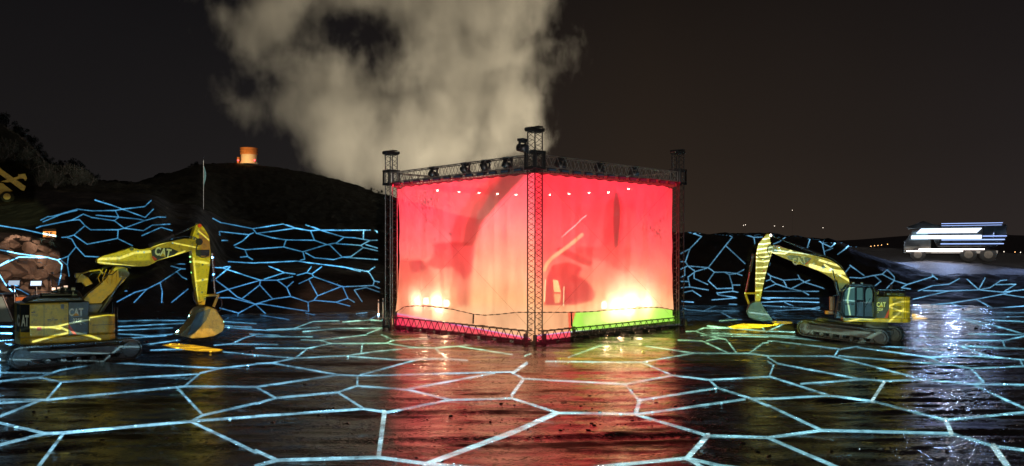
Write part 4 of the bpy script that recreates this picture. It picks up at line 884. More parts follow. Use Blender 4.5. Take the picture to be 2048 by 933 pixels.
# stage lights in the top trusses
def stage_light(loc, rz, label, s=1.0, tilt=0.5):
    r = empty('stage_light', loc, rz, label=label, cat='stage light', group='stage lights in the top truss'); r.scale = (s, s, s)
    bm = bmesh.new(); box(bm, (-.18, -.15, .16), (.18, .15, .28), bev=.02); link_bm('base', bm, M_black, r)
    bm = bmesh.new(); box(bm, (-.24, -.05, -.14), (-.20, .05, .18), bev=.01); box(bm, (.20, -.05, -.14), (.24, .05, .18), bev=.01); box(bm, (-.197, -.05, .12), (.197, .05, .157)); link_bm('yoke', bm, M_black, r)
    bm = bmesh.new(); M = Matrix.Rotation(tilt, 4, 'X')
    tube(bm, M @ Vector((0, .20, -.1)), M @ Vector((0, -.22, -.1)), .15, .18, 14); h = link_bm('head', bm, M_black, r, True)
    bm = bmesh.new(); tube(bm, M @ Vector((0, -.221, -.1)), M @ Vector((0, -.235, -.1)), .15, n=14); link_bm('lens', bm, mat('lens_glass', (.05, .06, .08), .05) if 'lens_glass' not in bpy.data.materials else bpy.data.materials['lens_glass'], h)
for k, (sd_, px) in enumerate((('l', 868), ('l', 932), ('l', 972), ('l', 1016), ('r', 1122), ('r', 1200), ('r', 1268))):
    u, _ = face_uz(sd_, px, 340); e_v = EY if sd_ == 'l' else EX
    stage_light(C0 + e_v * u + Vector((0, 0, 9.22)), A0 + (math.pi / 2 if sd_ == 'l' else 0), ('dark stage light in the left top truss, farthest from the corner tower','dark stage light in the left top truss, second from its outer end','dark stage light in the left top truss, third from its outer end','dark stage light in the left top truss, next to the corner tower',
        'dark stage light in the right top truss, next to the corner tower','dark stage light in the middle of the right top truss','dark stage light in the right top truss, farthest from the corner tower')[k], 1.25, .4 + .3 * (k % 3))
stage_light(C0 + Vector((-.62, -.1, 9.95)), 1.0, 'big dark follow spot clamped on the corner tower above the truss', 1.25, .2)
# LED battens under the top truss
M_blk2 = mat('batten_casing', (.03, .035, .05), .4, .3); M_lens2 = mat('batten_lens', (.06, .10, .16), .12)
ORD = ['first','second','third','fourth','fifth','sixth','seventh','eighth','ninth','tenth','eleventh','twelfth']
for sd_, nn in (('l', 12), ('r', 12)):
    e_v = EY if sd_ == 'l' else EX; n_ = EX if sd_ == 'l' else EY
    for k in range(nn):
        p = C0 + e_v * (.9 + k * .95) - n_ * .30 + Vector((0, 0, 8.80))
        r = empty('led_batten', p, A0 + (math.pi / 2 if sd_ == 'l' else 0), label=f"short dark light batten under the {'left' if sd_ == 'l' else 'right'} top truss, {ORD[k]} from the corner tower", cat='light fitting', group='light battens under the top truss')
        bm = bmesh.new(); box(bm, (-.27, -.07, -.09), (.27, .07, .08), bev=.015); c = link_bm('casing', bm, M_blk2, r)
        sgn = 1 if sd_ == 'l' else -1
        bm = bmesh.new(); box(bm, (-.24, sgn * .071 - .006, -.07), (.24, sgn * .071 + .006, .03)); link_bm('lens', bm, M_lens2, r)
        for sx_ in (-.2, .17): bm = bmesh.new(); box(bm, (sx_, -.015, .081), (sx_ + .03, .015, .20)); link_bm('bracket', bm, M_alu, r)
# floodlights standing inside the cage
M_flood = emis('flood_glow', (1.0, .93, .80), 14.0)
def flood(loc, rz, label, energy, r_=.10):
    r = empty('floodlight', loc, rz, label=label, cat='floodlight', group='floodlights on the ground inside the cage')
    bm = bmesh.new(); box(bm, (-.26, -.02, .0), (.26, .16, .05)); box(bm, (-.27, .02, 1.18), (-.24, .10, 1.75)); box(bm, (.24, .02, 1.18), (.27, .10, 1.75)); box(bm, (-.27, .03, 1.14), (.27, .09, 1.178)); tube(bm, (0, .06, .05), (0, .06, 1.14), .03); link_bm('stand', bm, M_black, r)
    bm = bmesh.new(); box(bm, (-.23, 0, 1.40), (.23, .22, 1.85), bev=.03); link_bm('housing', bm, M_black, r)
    bm = bmesh.new(); box(bm, (-.19, -.012, 1.44), (.19, -.002, 1.81)); link_bm('glass', bm, M_flood, r)
    l = bpy.data.lights.new('flood_lamp', 'POINT'); l.energy = energy; l.color = (1.0, .62, .34); l.shadow_soft_size = r_
    o = bpy.data.objects.new('flood_lamp', l); COL.objects.link(o); o.parent = r; o.location = (0, -.16, 1.62)
for k, (sd_, px, dn_, en, zh, lab) in enumerate((('l', 852, .8, 170, .85, 'bright floodlight low behind the left gauze, leftmost of two'), ('l', 893, .8, 300, .95, 'bright floodlight low behind the left gauze, nearer the corner'),
      ('r', 1208, .9, 230, .75, 'dazzling floodlight low behind the right gauze, leftmost of three'), ('r', 1238, .9, 520, .85, 'dazzling floodlight low behind the right gauze, middle of three'), ('r', 1274, .9, 230, .80, 'dazzling floodlight low behind the right gauze, rightmost of three'))):
    e_v = EY if sd_ == 'l' else EX; n_ = EX if sd_ == 'l' else EY
    u, _ = face_uz(sd_, px, 610, dn_); p = C0 + e_v * u + n_ * dn_
    flood(Vector((p.x, p.y, G(p.x, p.y) + .02)), A0 + (-math.pi / 2 if sd_ == 'l' else 0), lab, en)

# ------------------------------------------------------------------ tower on the hill
def at_depth(px, py, d): return Vector(((px - CX) / F * d, d, zy(py, d)))
TD = 221.0
tp_ = at_depth(498, 327, TD); tz = G(tp_.x, TD) - .3
tower = empty('round_tower', (tp_.x, TD, tz), 0, label='short round floodlit tower with orange top on the hill crest', cat='tower')
hz = zy(297, TD) - tz; k_ = hz
def ring(bm, r0, r1, z0, z1, n=32):
    tube(bm, (0, 0, z0), (0, 0, z1), r0, r1, n)
M_pale = mat('pale_render', (.62, .55, .42), .8, 0, .2, 1); M_terra = mat('orange_stone', (.50, .20, .06), .85, 0, .3, 2)
bm = bmesh.new(); ring(bm, 2.5, 2.35, 0, hz * .12); ring(bm, 2.22, 2.2, hz * .12, hz * .58); link_bm('wall', bm, M_pale, tower)
bm = bmesh.new(); ring(bm, 2.28, 2.28, hz * .58, hz * .80); ring(bm, 2.42, 2.42, hz * .66, hz * .70); ring(bm, 2.5, 2.5, hz * .80, hz * .86); ring(bm, 2.3, 2.3, hz * .86, hz * .96); ring(bm, 2.48, 2.48, hz * .96, hz); link_bm('upper_storey', bm, M_terra, tower)
bm = bmesh.new()
for a in range(16):
    t_ = 2 * math.pi * a / 16; box(bm, (-.09, -.05, hz * .60), (.09, .05, hz * .66), Matrix.Rotation(t_, 4, 'Z') @ Matrix.Translation((0, -2.36, 0)))
link_bm('bracket', bm, M_terra, tower)
bm = bmesh.new(); box(bm, (-3.1, -1.0, 0), (-2.5, .6, hz * .42), bev=.05); link_bm('side_turret', bm, M_terra, tower)
M_red = emis('red_lamp_glow', (1.0, .04, .05), 9.0)
for s_, nm in ((-1, 'red lamp at the left foot of the round hill tower'), (1, 'red lamp at the right foot of the round hill tower')):
    r = empty('warning_lamp', (tp_.x + s_ * 2.35, TD - 2.2, tz + .2), 0, label=nm, cat='lamp'); bm = bmesh.new(); tube(bm, (0, 0, 0), (0, 0, .42), .05); link_bm('post', bm, M_black, r)
    bm = bmesh.new(); bmesh.ops.create_icosphere(bm, subdivisions=2, radius=.22, matrix=Matrix.Translation((0, 0, .6))); link_bm('bulb', bm, M_red, r, True)
for dx, en in ((-2.5, 420), (2.8, 420)):
    l = bpy.data.lights.new('tower_floodlight', 'SPOT'); l.energy = en * 3; l.color = (1.0, .58, .22); l.spot_size = math.radians(75); l.spot_blend = .5; l.shadow_soft_size = .15
    o = bpy.data.objects.new('tower_floodlight', l); COL.objects.link(o); o.location = (tp_.x + dx, TD - 7, tz + .9)
    o.rotation_euler = (Vector((tp_.x, TD, tz + 2.2)) - o.location).to_track_quat('-Z', 'Y').to_euler()

# ------------------------------------------------------------------ pennant mast on the bank
p = hit(407, 418); ph = p.y * 100 / F
r = empty('pennant_mast', p - Vector((0, 0, .3)), 0, label='tall thin mast with a narrow pennant on the dark bank', cat='flag pole')
bm = bmesh.new(); tube(bm, (0, 0, 0), (0, 0, ph + .6), .045, .02, 8); link_bm('pole', bm, mat('pale_pole', (.45, .45, .42), .5), r)
bm = bmesh.new(); g_ = []
for i in range(13):
    z = ph * .92 - i * ph * .036; wv = .04 + .24 * math.sin(math.pi * min(1, i / 12 + .12)) ** 1.2
    g_.append([bm.verts.new((.03 + wv * k / 4, .05 * math.sin(k * 1.3 + i * .5), z - .05 * k)) for k in range(5)])
for i in range(12):
    for k in range(4): bm.faces.new((g_[i][k], g_[i + 1][k], g_[i + 1][k + 1], g_[i][k + 1]))
fl = link_bm('pennant', bm, mat('teal_cloth', (.10, .22, .22), .8), r, True)
md = fl.modifiers.new('thick', 'SOLIDIFY'); md.thickness = .01
# two white stakes left of the cage, the number board, boulders, shrubs, distant lamps
M_stake = mat('white_stake_paint', (.55, .50, .42), .6)
for (px, y0_, y1_, lab) in ((757, 600, 628, 'shorter white stake in the mud left of the truss cage'), (766, 600, 641, 'taller white stake in the mud beside the truss cage')):
    b_ = hit(px, y1_ + 3); h_ = (y1_ - y0_ + 3) / F * b_.y
    r = empty('marker_stake', b_ - Vector((0, 0, .1)), 0, label=lab, cat='stake'); bm = bmesh.new(); box(bm, (-.04, -.03, 0), (.04, .03, h_ + .1), bev=.008); link_bm('post', bm, M_stake, r)
    bm = bmesh.new(); box(bm, (-.043, -.033, h_ - .15), (.043, .033, h_ + .02)); link_bm('collar', bm, M_truss, r)
b_ = hit(99, 478); h_ = (478 - 461) / F * b_.y; w_ = 24 / F * b_.y
r = empty('number_board', b_ - Vector((0, 0, .15)), math.radians(8), label='small orange board reading 35 standing above the rock pile', cat='sign')
bm = bmesh.new(); box(bm, (-w_ * .35 - .03, .03, 0), (-w_ * .35 + .03, .08, h_)); box(bm, (w_ * .35 - .03, .03, 0), (w_ * .35 + .03, .08, h_)); link_bm('leg', bm, M_black, r)
bm = bmesh.new(); box(bm, (-w_ / 2, -.01, h_ * .38), (w_ / 2, .028, h_ * 1.15), bev=.004); link_bm('panel', bm, mat('orange_board_paint', (.62, .30, .10), .6), r)
text_mesh('lettering', '35', h_ * .75, M_black, r, (0, -.016, h_ * .76), bold=.03)
M_rock = mat('brown_sandstone', (.24, .175, .13), .85, 0, .45, 1.4, .9, 5, dirt=(.14, .10, .075))
rocks = []
for k in range(7):
    bm = bmesh.new(); bmesh.ops.create_icosphere(bm, subdivisions=4, radius=1)
    rr = random.Random(k); pl = [(Vector((rr.gauss(0, 1), rr.gauss(0, 1), rr.gauss(0, 1))).normalized(), rr.uniform(.50, .86)) for _ in range(13)]
    for v in bm.verts:
        for n_, d_ in pl:
            q = v.co.dot(n_)
            if q > d_: v.co -= n_ * (q - d_) * .93
        v.co *= 1 + .05 * mn.noise(v.co * 4 + Vector((k, 0, 0))) + .02 * mn.noise(v.co * 11)
        v.co.z *= .72
    me = bpy.data.meshes.new('boulder'); bm.to_mesh(me); bm.free(); me.materials.append(M_rock)
    rocks.append(me)
rr = random.Random(11)
def boulder(p, s, k, label, group):
    o = bpy.data.objects.new('boulder', rocks[k % 7]); COL.objects.link(o); o.location = p + Vector((0, 0, s * .25)); o.scale = (s * rr.uniform(.9, 1.3), s, s * rr.uniform(.8, 1.1))
    o.rotation_euler = (rr.uniform(-.3, .3), rr.uniform(-.3, .3), rr.uniform(0, 6.3)); tag(o, label, 'rock', group)
bc = 0
BL = [b_ for b_ in ((20,545,.95),(52,538,.85),(80,520,.8),(98,540,1.0),(75,560,.85),(40,515,.7),(10,520,.75),(58,502,.7),(85,498,.55),(110,515,.55),(96,575,.75),(118,560,.45),(30,492,.55),(5,492,.55),(60,580,.7),(20,575,.75),(85,592,.5),(105,600,.6),(120,590,.35),(40,600,.5),
       (48,478,.35),(20,480,.4),(72,484,.3),(5,560,.6),(62,522,.5),(112,540,.4),(25,530,.4),(4,600,.45))]
def row_of(y): return 'top' if y < 500 else 'upper' if y < 530 else 'middle' if y < 565 else 'lowest'
for b_ in BL:
    rw = sorted([c for c in BL if row_of(c[1]) == row_of(b_[1])]); n_ = rw.index(b_)
    sz = 'large' if b_[2] > .78 else 'small' if b_[2] < .46 else 'middling'
    boulder(hit(b_[0], b_[1] + b_[2] * 8), b_[2], bc, f"{sz} brown boulder, {ORD[n_]} from the left in the {row_of(b_[1])} row of the rock pile", 'boulders in the rock pile'); bc += 1
for _ in range(70):
    boulder(hit(rr.uniform(-60, 128), rr.uniform(472, 610)), rr.uniform(.13, .32), bc, 'small brown stone among the boulders of the rock pile', 'small stones in the rock pile'); bc += 1
# dark shrubs on the skyline
M_leaf = mat('dark_leaf', (.016, .018, .009), .8, 0, .4, 2); M_bark = mat('dark_bark', (.05, .04, .03), .9)
shr = []
for k in range(4):
    r3 = random.Random(40 + k); bm = bmesh.new(); cl = [(Vector((r3.gauss(0, .55), r3.gauss(0, .55), r3.uniform(.5, 1.7))), r3.uniform(.3, .6)) for _ in range(12)]
    for c, rad in cl:
        for _ in range(120):
            q = c + Vector((r3.gauss(0, 1), r3.gauss(0, 1), r3.gauss(0, .8))).normalized() * rad * r3.random() ** .4
            a = Vector((r3.gauss(0, 1), r3.gauss(0, 1), r3.gauss(0, 1))).normalized(); b = a.orthogonal().normalized(); s = r3.uniform(.04, .09)
            bm.faces.new([bm.verts.new(q + a * s), bm.verts.new(q + b * s * .6), bm.verts.new(q - a * s), bm.verts.new(q - b * s * .6)])
    bt = bmesh.new()
    for c, rad in cl: pipe(bt, [Vector((0, 0, -.3)), Vector((c.x * .3, c.y * .3, c.z * .4)), c, c + Vector((r3.gauss(0, .2), 0, rad * 1.1))], .03, 5)
    m1 = bpy.data.meshes.new('crown'); bm.to_mesh(m1); bm.free(); m1.materials.append(M_leaf); m2_ = bpy.data.meshes.new('branches'); bt.to_mesh(m2_); bt.free(); m2_.materials.append(M_bark); shr.append((m1, m2_))
SH = (((14,149,1.5),(30,148,1.0),(44,148,1.3),(52,149,.8),(66,148,1.4),(78,148,1.1),(90,149,.9),(98,149,1.0),(105,149,.6),(112,150,.8),(126,150,.7),(150,150,.9),(160,150,.7),(172,150,.6),(182,150,.5),
                               (20,125,1.6),(60,118,1.7),(95,116,1.4),(130,120,1.6),(385,219,1.0),(395,219,.8),(5,120,1.8),(80,105,1.3),(110,104,1.2),(150,108,1.5),(180,112,1.2),(743,216,.5),(760,216,.6),(772,216,.5)))
N20 = ['%s%s' % (a, b) for a in ('',) for b in ORD] + ['thirteenth','fourteenth','fifteenth','sixteenth','seventeenth','eighteenth','nineteenth','twentieth']
def shl(px, d):
    if px > 600: return f"low dark shrub on the hill slope right of the tower, {ORD[sorted(s[0] for s in SH if s[0] > 600).index(px)]} from the left"
    if px > 300: return f"low dark shrub on the hill crest behind the pennant mast, {ORD[sorted(s[0] for s in SH if 300 < s[0] < 600).index(px)]} from the left"
    k_ = d > 140; return f"dark leafy shrub {'on the far left skyline' if k_ else 'on the slope below the far left skyline'}, {N20[sorted(s[0] for s in SH if s[0] < 300 and (s[1] > 140) == k_).index(px)]} from the left"
for k, (px, d, s) in enumerate(SH):
    x = (px - CX) / F * d; a, b = shr[k % 4]
    r = empty('hillside_shrub', (x, d, G(x, d) - .1), rr.uniform(0, 6), label=shl(px, d), cat='shrub', group='shrubs on the skyline' if px < 600 else 'shrubs low on the hill slope'); r.scale = (s, s, s)
    for me in (a, b): o = bpy.data.objects.new(me.name.split('.')[0], me); COL.objects.link(o); o.parent = r
M_far = emis('far_lamp_glow', (1.0, .50, .18), 5.0); M_farw = emis('far_white_lamp_glow', (1.0, .85, .70), 4.0)
def far_lamp(px, py, d, s, m, lab, grp):
    q = at_depth(px, py, d); r = empty('distant_lamp', q, 0, label=lab, cat='lamp', group=grp)
    bm = bmesh.new(); bmesh.ops.create_icosphere(bm, subdivisions=1, radius=s); link_bm('bulb', bm, m, r)
    bm = bmesh.new(); tube(bm, (0, 0, -s), (0, 0, -max(3, q.z + 13.5)), s * .12, n=4); link_bm('post', bm, M_black, r)
for k_, (px, py) in enumerate(((1742,493),(1749,492),(1756,491.5),(1763,490.5),(1775,489))): far_lamp(px, py, 900, .42, M_far, f'tiny orange lamp beyond the haul road, {ORD[k_]} from the left in its row', 'orange lamps beyond the haul road')
for k_, (px, py) in enumerate(((2008,508),(2030,508.5),(2041,509))): far_lamp(px, py - 4, 700, .35, M_far if px == 2030 else M_farw, f'tiny lamp on the skyline right of the truck, {ORD[k_]} from the truck', 'lamps right of the truck')
for k_, (px, py) in enumerate(((1487,451),(1491,450),(1549,452.5),(1566,453.5),(1585,421),(1646,456))): far_lamp(px, py, 1500, .55, M_farw, f'faint pale lamp in the dark above the right excavator, {ORD[k_]} from the left', 'faint lamps on the far hills')
# ------------------------------------------------------------------ machines
MUD = (.10, .085, .07)
M_yel = mat('machine_yellow', (.72, .46, .045), .38, 0, .25, 1.5, .25, 9, dirt=(.20, .14, .06), coat=.3)
M_yel2 = mat('dull_machine_yellow', (.66, .44, .06), .4, 0, .15, 2, dirt=(.35, .26, .09))  # slightly duller yellow with paler dirt
M_dark = mat('machine_black', (.020, .020, .022), .35, 0, .3, 4, dirt=(.05, .045, .04))
M_panel = mat('gloss_black_decal', (.010, .010, .012), .35, 0, .2, 4)
M_hose = mat('hydraulic_hose', (.03, .03, .028), .4)
M_trk = mat('muddy_track_steel', (.11, .10, .085), .6, .25, .4, 5, .6, 25, dirt=(.17, .14, .11))
M_frm = mat('muddy_track_frame', (.17, .155, .13), .65, .1, .4, 3, .4, 18, dirt=(.13, .11, .09))
M_buck = mat('dark_bucket_steel', (.10, .11, .10), .45, .5, .35, 3, .3, 12, dirt=(.12, .10, .08))
M_buck2 = mat('muddy_gold_bucket_steel', (.42, .31, .12), .45, .3, .35, 3, .3, 12, dirt=(.16, .12, .08))
M_chr = mat('chrome_rod', (.75, .75, .75), .15, 1.0, .1)
M_white = mat('white_decal', (.82, .82, .80), .5, 0, .05)
M_redd = mat('red_decal', (.62, .03, .03), .4, 0, .1)
M_gls = bpy.data.materials.new('cab_glass'); M_gls.use_nodes = True
b = M_gls.node_tree.nodes['Principled BSDF']; b.inputs['Base Color'].default_value = (.55, .75, .72, 1); b.inputs['Roughness'].default_value = .12; b.inputs['Transmission Weight'].default_value = .55; b.inputs['IOR'].default_value = 1.05
b.inputs['Specular IOR Level'].default_value = .8
def decal(name, pts, y, m, parent, t_=.012):
    bm = bmesh.new(); prism(bm, pts, y - t_, y); return link_bm(name, bm, m, parent)
def cylr(parent, a, b, r, frac=.55, name='hydraulic_cylinder', mb=None):
    """barrel and rod; a,b 3-D local"""
    a = Vector(a); b = Vector(b); m = a.lerp(b, frac)
    bm = bmesh.new(); tube(bm, a, m, r, n=12); tube(bm, a - (b - a).normalized() * .02, a + (b - a).normalized() * .12, r * 1.25, n=12); tube(bm, m - (b - a).normalized() * .08, m, r * 1.18, n=12)
    o = link_bm(name, bm, mb or M_dark, parent, False)
    bm = bmesh.new(); tube(bm, m, b, r * .5, n=10); tube(bm, b + Vector((0, -.12, 0)), b + Vector((0, .12, 0)), r * .9, n=10); link_bm('rod', bm, M_chr, o, False)
    return o
def hose(par, pts, r=.022):
    bm = bmesh.new(); q = []
    for i in range(len(pts) - 1):
        p0 = Vector(pts[max(0, i - 1)]); p1 = Vector(pts[i]); p2 = Vector(pts[i + 1]); p3 = Vector(pts[min(len(pts) - 1, i + 2)])
        for k in range(5):
            t_ = k / 5; q.append(.5 * ((2 * p1) + (p2 - p0) * t_ + (2 * p0 - 5 * p1 + 4 * p2 - p3) * t_ * t_ + (3 * p1 - p0 - 3 * p2 + p3) * t_ ** 3))
    q.append(Vector(pts[-1])); pipe(bm, q, r, 6); return link_bm('hose', bm, M_hose, par)
def crawler(parent, M, L, h, w, label=None):
    """a track: x along, near side at y=0, depth w; M places it"""
    R = h / 2; tr = bpy.data.objects.new('crawler_track', None); COL.objects.link(tr); tr.parent = parent; tr.matrix_local = M
    if label: tr['label'] = label
    path = []; n = 14
    xs_ = L / 2 - R; N_ = int(2 * xs_ / .19)
    for i in range(N_ + 1): path.append((-xs_ + 2 * xs_ * i / N_, h, 0 - math.pi * 0))
    ps = [(-xs_ + 2 * xs_ * i / N_, h - .02 * math.sin(math.pi * i / N_) * 1.5, 0) for i in range(N_ + 1)]
    ps += [(xs_ + R * math.sin(a), R + R * math.cos(a), a) for a in [math.pi * k / 8 for k in range(1, 8)]]
    ps += [(xs_ - 2 * xs_ * i / N_, 0, math.pi) for i in range(N_ + 1)]
    ps += [(-xs_ - R * math.sin(a), R - R * math.cos(a), math.pi + a) for a in [math.pi * k / 8 for k in range(1, 8)]]
    bm = bmesh.new()
    for x, z, a in ps:
        Mx = Matrix.Translation((x, w / 2, z)) @ Matrix.Rotation(a, 4, 'Y')
        box(bm, (-.088, -w / 2, -.035), (.088, w / 2, 0), Mx)
        for gx in (-.05, .05): box(bm, (gx - .012, -w / 2, 0.001), (gx + .012, w / 2, .03), Mx)
    link_bm('track_shoes', bm, M_trk, tr)
    bm = bmesh.new()
    for x, z, a in ps:
        Mx = Matrix.Translation((x, w / 2, z)) @ Matrix.Rotation(a, 4, 'Y')
        box(bm, (-.07, -w * .18, -.10), (.06, -w * .12, -.037), Mx); box(bm, (-.07, w * .12, -.10), (.06, w * .18, -.037), Mx)
    link_bm('track_chain', bm, M_trk, tr)
    bm = bmesh.new(); zc = R
    prism(bm, [(-xs_ + .15, zc - .14), (xs_ - .15, zc - .14), (xs_ - .05, zc + .02), (xs_ - .3, zc + .20), (-xs_ + .2, zc + .22), (-xs_ - .05, zc + .1)], .10, w - .1, .03)
    link_bm('track_frame', bm, M_frm, tr)
    for sx, nm in ((-1, 'sprocket'), (1, 'idler')):
        bm = bmesh.new(); tube(bm, (sx * xs_, .05, R), (sx * xs_, w - .05, R), R - .10, n=24); tube(bm, (sx * xs_, .02, R), (sx * xs_, .12, R), R * .45, n=16)
        link_bm(nm, bm, M_frm, tr)
    for k in range(7):
        x = -xs_ + .35 + (2 * xs_ - .7) * k / 6; bm = bmesh.new(); tube(bm, (x, .06, .17), (x, w - .06, .17), .11, n=12); link_bm('roller', bm, M_trk, tr)
    return tr

def boom_set(root, rig, boom, stick, bucket, teeth, yb, wb, decal_pts, cat_at, cat_size, m_buck, m_boom=None):
    P = rig.P
    bm = bmesh.new(); prism(bm, smoothpoly(rig.L(boom, yb), 1), yb, yb + wb, .03); bo = link_bm('boom', bm, m_boom or M_yel, root)
    bm = bmesh.new(); prism(bm, rig.L(stick, yb), yb + .04, yb + wb - .04, .03); st = link_bm('stick', bm, M_yel, root)
    if decal_pts: decal('decal', rig.L(decal_pts, yb), yb - .003, M_panel, bo)
    if cat_at:
        x, z = P(*cat_at[:2], yb); t_ = text_mesh('lettering', 'CAT', cat_size, M_white, bo, (x, yb - .022, z), (math.pi / 2, -cat_at[2], 0), .04, sx=.66)
        decal('emblem', [(x - cat_size * .22, z - cat_size * .34), (x + cat_size * .22, z - cat_size * .36), (x, z - cat_size * .02)], yb - .027, M_yel, bo, .006)
    sh = rig.L(bucket, yb)
    wk = wb * 1.9; y0 = yb + wb / 2 - wk / 2
    bk = empty('bucket', parent=root)
    bm = bmesh.new()
    for yy in (y0, y0 + wk - .05): prism(bm, sh, yy, yy + .05, .008)
    link_bm('side_plate', bm, m_buck, bk)
    back = teeth['back']; bm = bmesh.new(); q = rig.L(back, yb)
    for a, b_ in zip(q[:-1], q[1:]):
        A = [bm.verts.new((a[0], y0, a[1])), bm.verts.new((b_[0], y0, b_[1])), bm.verts.new((b_[0], y0 + wk, b_[1])), bm.verts.new((a[0], y0 + wk, a[1]))]; bm.faces.new(A)
    bmesh.ops.remove_doubles(bm, verts=bm.verts, dist=.001)
    sk = link_bm('shell', bm, m_buck, bk, True); md = sk.modifiers.new('thick', 'SOLIDIFY'); md.thickness = .05
    a, b_ = rig.L(teeth['line'], yb)
    for k in range(5):
        yy = y0 + .1 + (wk - .2) * k / 4; d = (Vector((b_[0], 0, b_[1])) - Vector((a[0], 0, a[1])))
        bm = bmesh.new(); tube(bm, (a[0], yy, a[1]), (b_[0], yy, b_[1]), .06, .02, 6); link_bm('tooth', bm, M_steel, bk)
    return bo, st, bk

def digger(name_label, rig): return empty('excavator', tuple(rig.O), rig.th, label=name_label, cat='excavator')
# ================================================= right excavator
R_ = RR; ex = digger('yellow excavator on the right reaching left with its curved boom, glazed cab facing the viewer', R_)
def Z2(l): return [(1450 + x / 3.3325, 440 + y / 3.3325) for x, y in l]
YB = 1.15
boomR = Z2([(290,190),(318,172),(345,164),(400,190),(450,204),(560,232),(640,248),(690,262),(745,292),(795,345),(822,400),(836,436),(846,490),(760,490),(752,430),(725,400),(680,368),(600,330),(480,288),(380,250),(325,225),(298,212)])
stickR = Z2([(278,93),(298,92),(305,168),(318,215),(300,262),(288,300),(270,370),(252,450),(236,545),(200,545),(203,400),(206,230),(218,175),(224,155)])
buckR = Z2([(168,556),(200,540),(236,545),(262,590),(300,645),(318,668),(285,672),(240,672),(190,662),(160,650),(143,622),(146,598),(158,575)])
bo, st, bk = boom_set(ex, R_, boomR, stickR, buckR, dict(back=Z2([(200,540),(168,556),(150,588),(143,615),(155,648),(190,664),(240,674),(300,674)]), line=Z2([(298,670),(322,670)])), YB, .52,
    Z2([(414,242),(440,234),(575,254),(562,275),(540,298),(520,298),(480,284),(425,265)]), (1598.5, 522.5, math.radians(13)), .50, M_buck)
bm = bmesh.new(); q = R_.L(Z2([(530,298),(545,298),(575,262),(578,256)]), YB); prism(bm, q, YB - .02, YB - .004); link_bm('red_stripe', bm, M_redd, bo)
for (x_, y_) in ((655,315),(300,190)):
    a = R_.P(*Z2([(x_, y_)])[0], YB); bm = bmesh.new(); tube(bm, (a[0], YB - .05, a[1]), (a[0], YB + .57, a[1]), .10 if x_ > 400 else .16, n=16); link_bm('pivot_pin', bm, M_dark, bo)
def p3(x, y, yl): a = R_.P(*Z2([(x, y)])[0], yl); return (a[0], yl, a[1])
cylr(ex, p3(640, 235, YB + .26), p3(303, 104, YB + .26), .085, .52, 'stick_cylinder')
for s_ in (-.14, .66): cylr(ex, p3(760, 500, YB + s_), p3(715, 328, YB + s_), .085, .55, 'boom_cylinder')
cylr(ex, p3(190, 232, YB + .2), p3(137, 490, YB + .2), .07, .45, 'bucket_cylinder', M_hose)
bm = bmesh.new()
for s_ in (.02, .46): tube(bm, p3(135, 490, YB + s_), p3(228, 490, YB + s_), .055, n=8); tube(bm, p3(135, 490, YB + s_), p3(160, 562, YB + s_), .06, n=8)
link_bm('bucket_linkage', bm, M_yel, ex)
for o_ in (0, .08, .16):
    hose(bo, [p3(350, 172, YB + o_), p3(300, 168, YB - .05 + o_), p3(282, 205, YB - .12 + o_), p3(300, 245, YB - .06), p3(265, 262, YB - .04 + o_), p3(225, 250, YB - .05), p3(205, 232, YB)])
    hose(bo, [p3(440, 200, YB + o_), p3(560, 226, YB + .05 + o_), p3(660, 240, YB + o_), p3(745, 280, YB + o_), p3(800, 345, YB + o_), p3(838, 430, YB + o_)])
bm = bmesh.new(); lo_ = R_.L(Z2([(258,365),(266,335),(270,350)]), YB)
for dx in (0, 7): q = R_.L(Z2([(252 + dx, 350), (257 + dx, 350), (262 + dx, 333), (257 + dx, 333)]), YB + .04); prism(bm, q, YB + .02, YB + .035)
link_bm('red_stripe', bm, M_redd, st)
# upper structure (local y 0 is the near side)
def q2(x, y, yl=0.0): return R_.P(*Z2([(x, y)])[0], yl)
zb = q2(1000, 655)[1]; z_floor = q2(1000, 683)[1]
xL = q2(790, 650)[0]; xM = q2(1095, 600)[0]; xR = q2(1250, 600)[0]; zt = q2(1095, 512)[1]; xc1 = q2(1003, 500)[0]
WD = 2.75
bm = bmesh.new(); prism_z(bm, [(xL, 0), (xR - .6, 0), (xR - .2, .12), (xR, .45), (xR, WD - .45), (xR - .2, WD - .12), (xR - .6, WD), (xL, WD)], z_floor, zb, .03); link_bm('deck_frame', bm, M_yel, ex)
bm = bmesh.new(); prism_z(bm, [(q2(1196,600)[0] + .01, 0.02), (xR - .30, 0.03), (xR - .10, .18), (xR, .5), (xR, WD - .5), (xR - .10, WD - .18), (xR - .30, WD - .02), (q2(1196,600)[0] + .01, WD - .02)], zb + .004, zt, .05); link_bm('counterweight', bm, M_yel, ex)
bm = bmesh.new(); box(bm, (xM, .03, zb + .004), (q2(1196,600)[0], WD - .03, zt), bev=.02); ep = link_bm('engine_door', bm, M_yel, ex)
for k, (ya, yb_) in enumerate(((528, 556), (574, 602), (612, 640))):
    a = q2(1118, ya); c = q2(1178, yb_)
    bm = bmesh.new(); box(bm, (a[0], .014, c[1]), (c[0], .028, a[1]))
    for m_ in range(5): zz2 = c[1] + (a[1] - c[1]) * (m_ + .5) / 5; box(bm, (a[0] + .01, .002, zz2 - .012), (c[0] - .01, .013, zz2 + .012))
    link_bm('louvre', bm, mat('louvre_shade', (.22, .15, .03), .6) if k == 0 else bpy.data.materials['louvre_shade'], ep)
bm = bmesh.new(); box(bm, (xc1, .03, zb + .004), (xM - .004, WD - .03, zt), bev=.02); sp_ = link_bm('side_panel', bm, M_panel, ex)
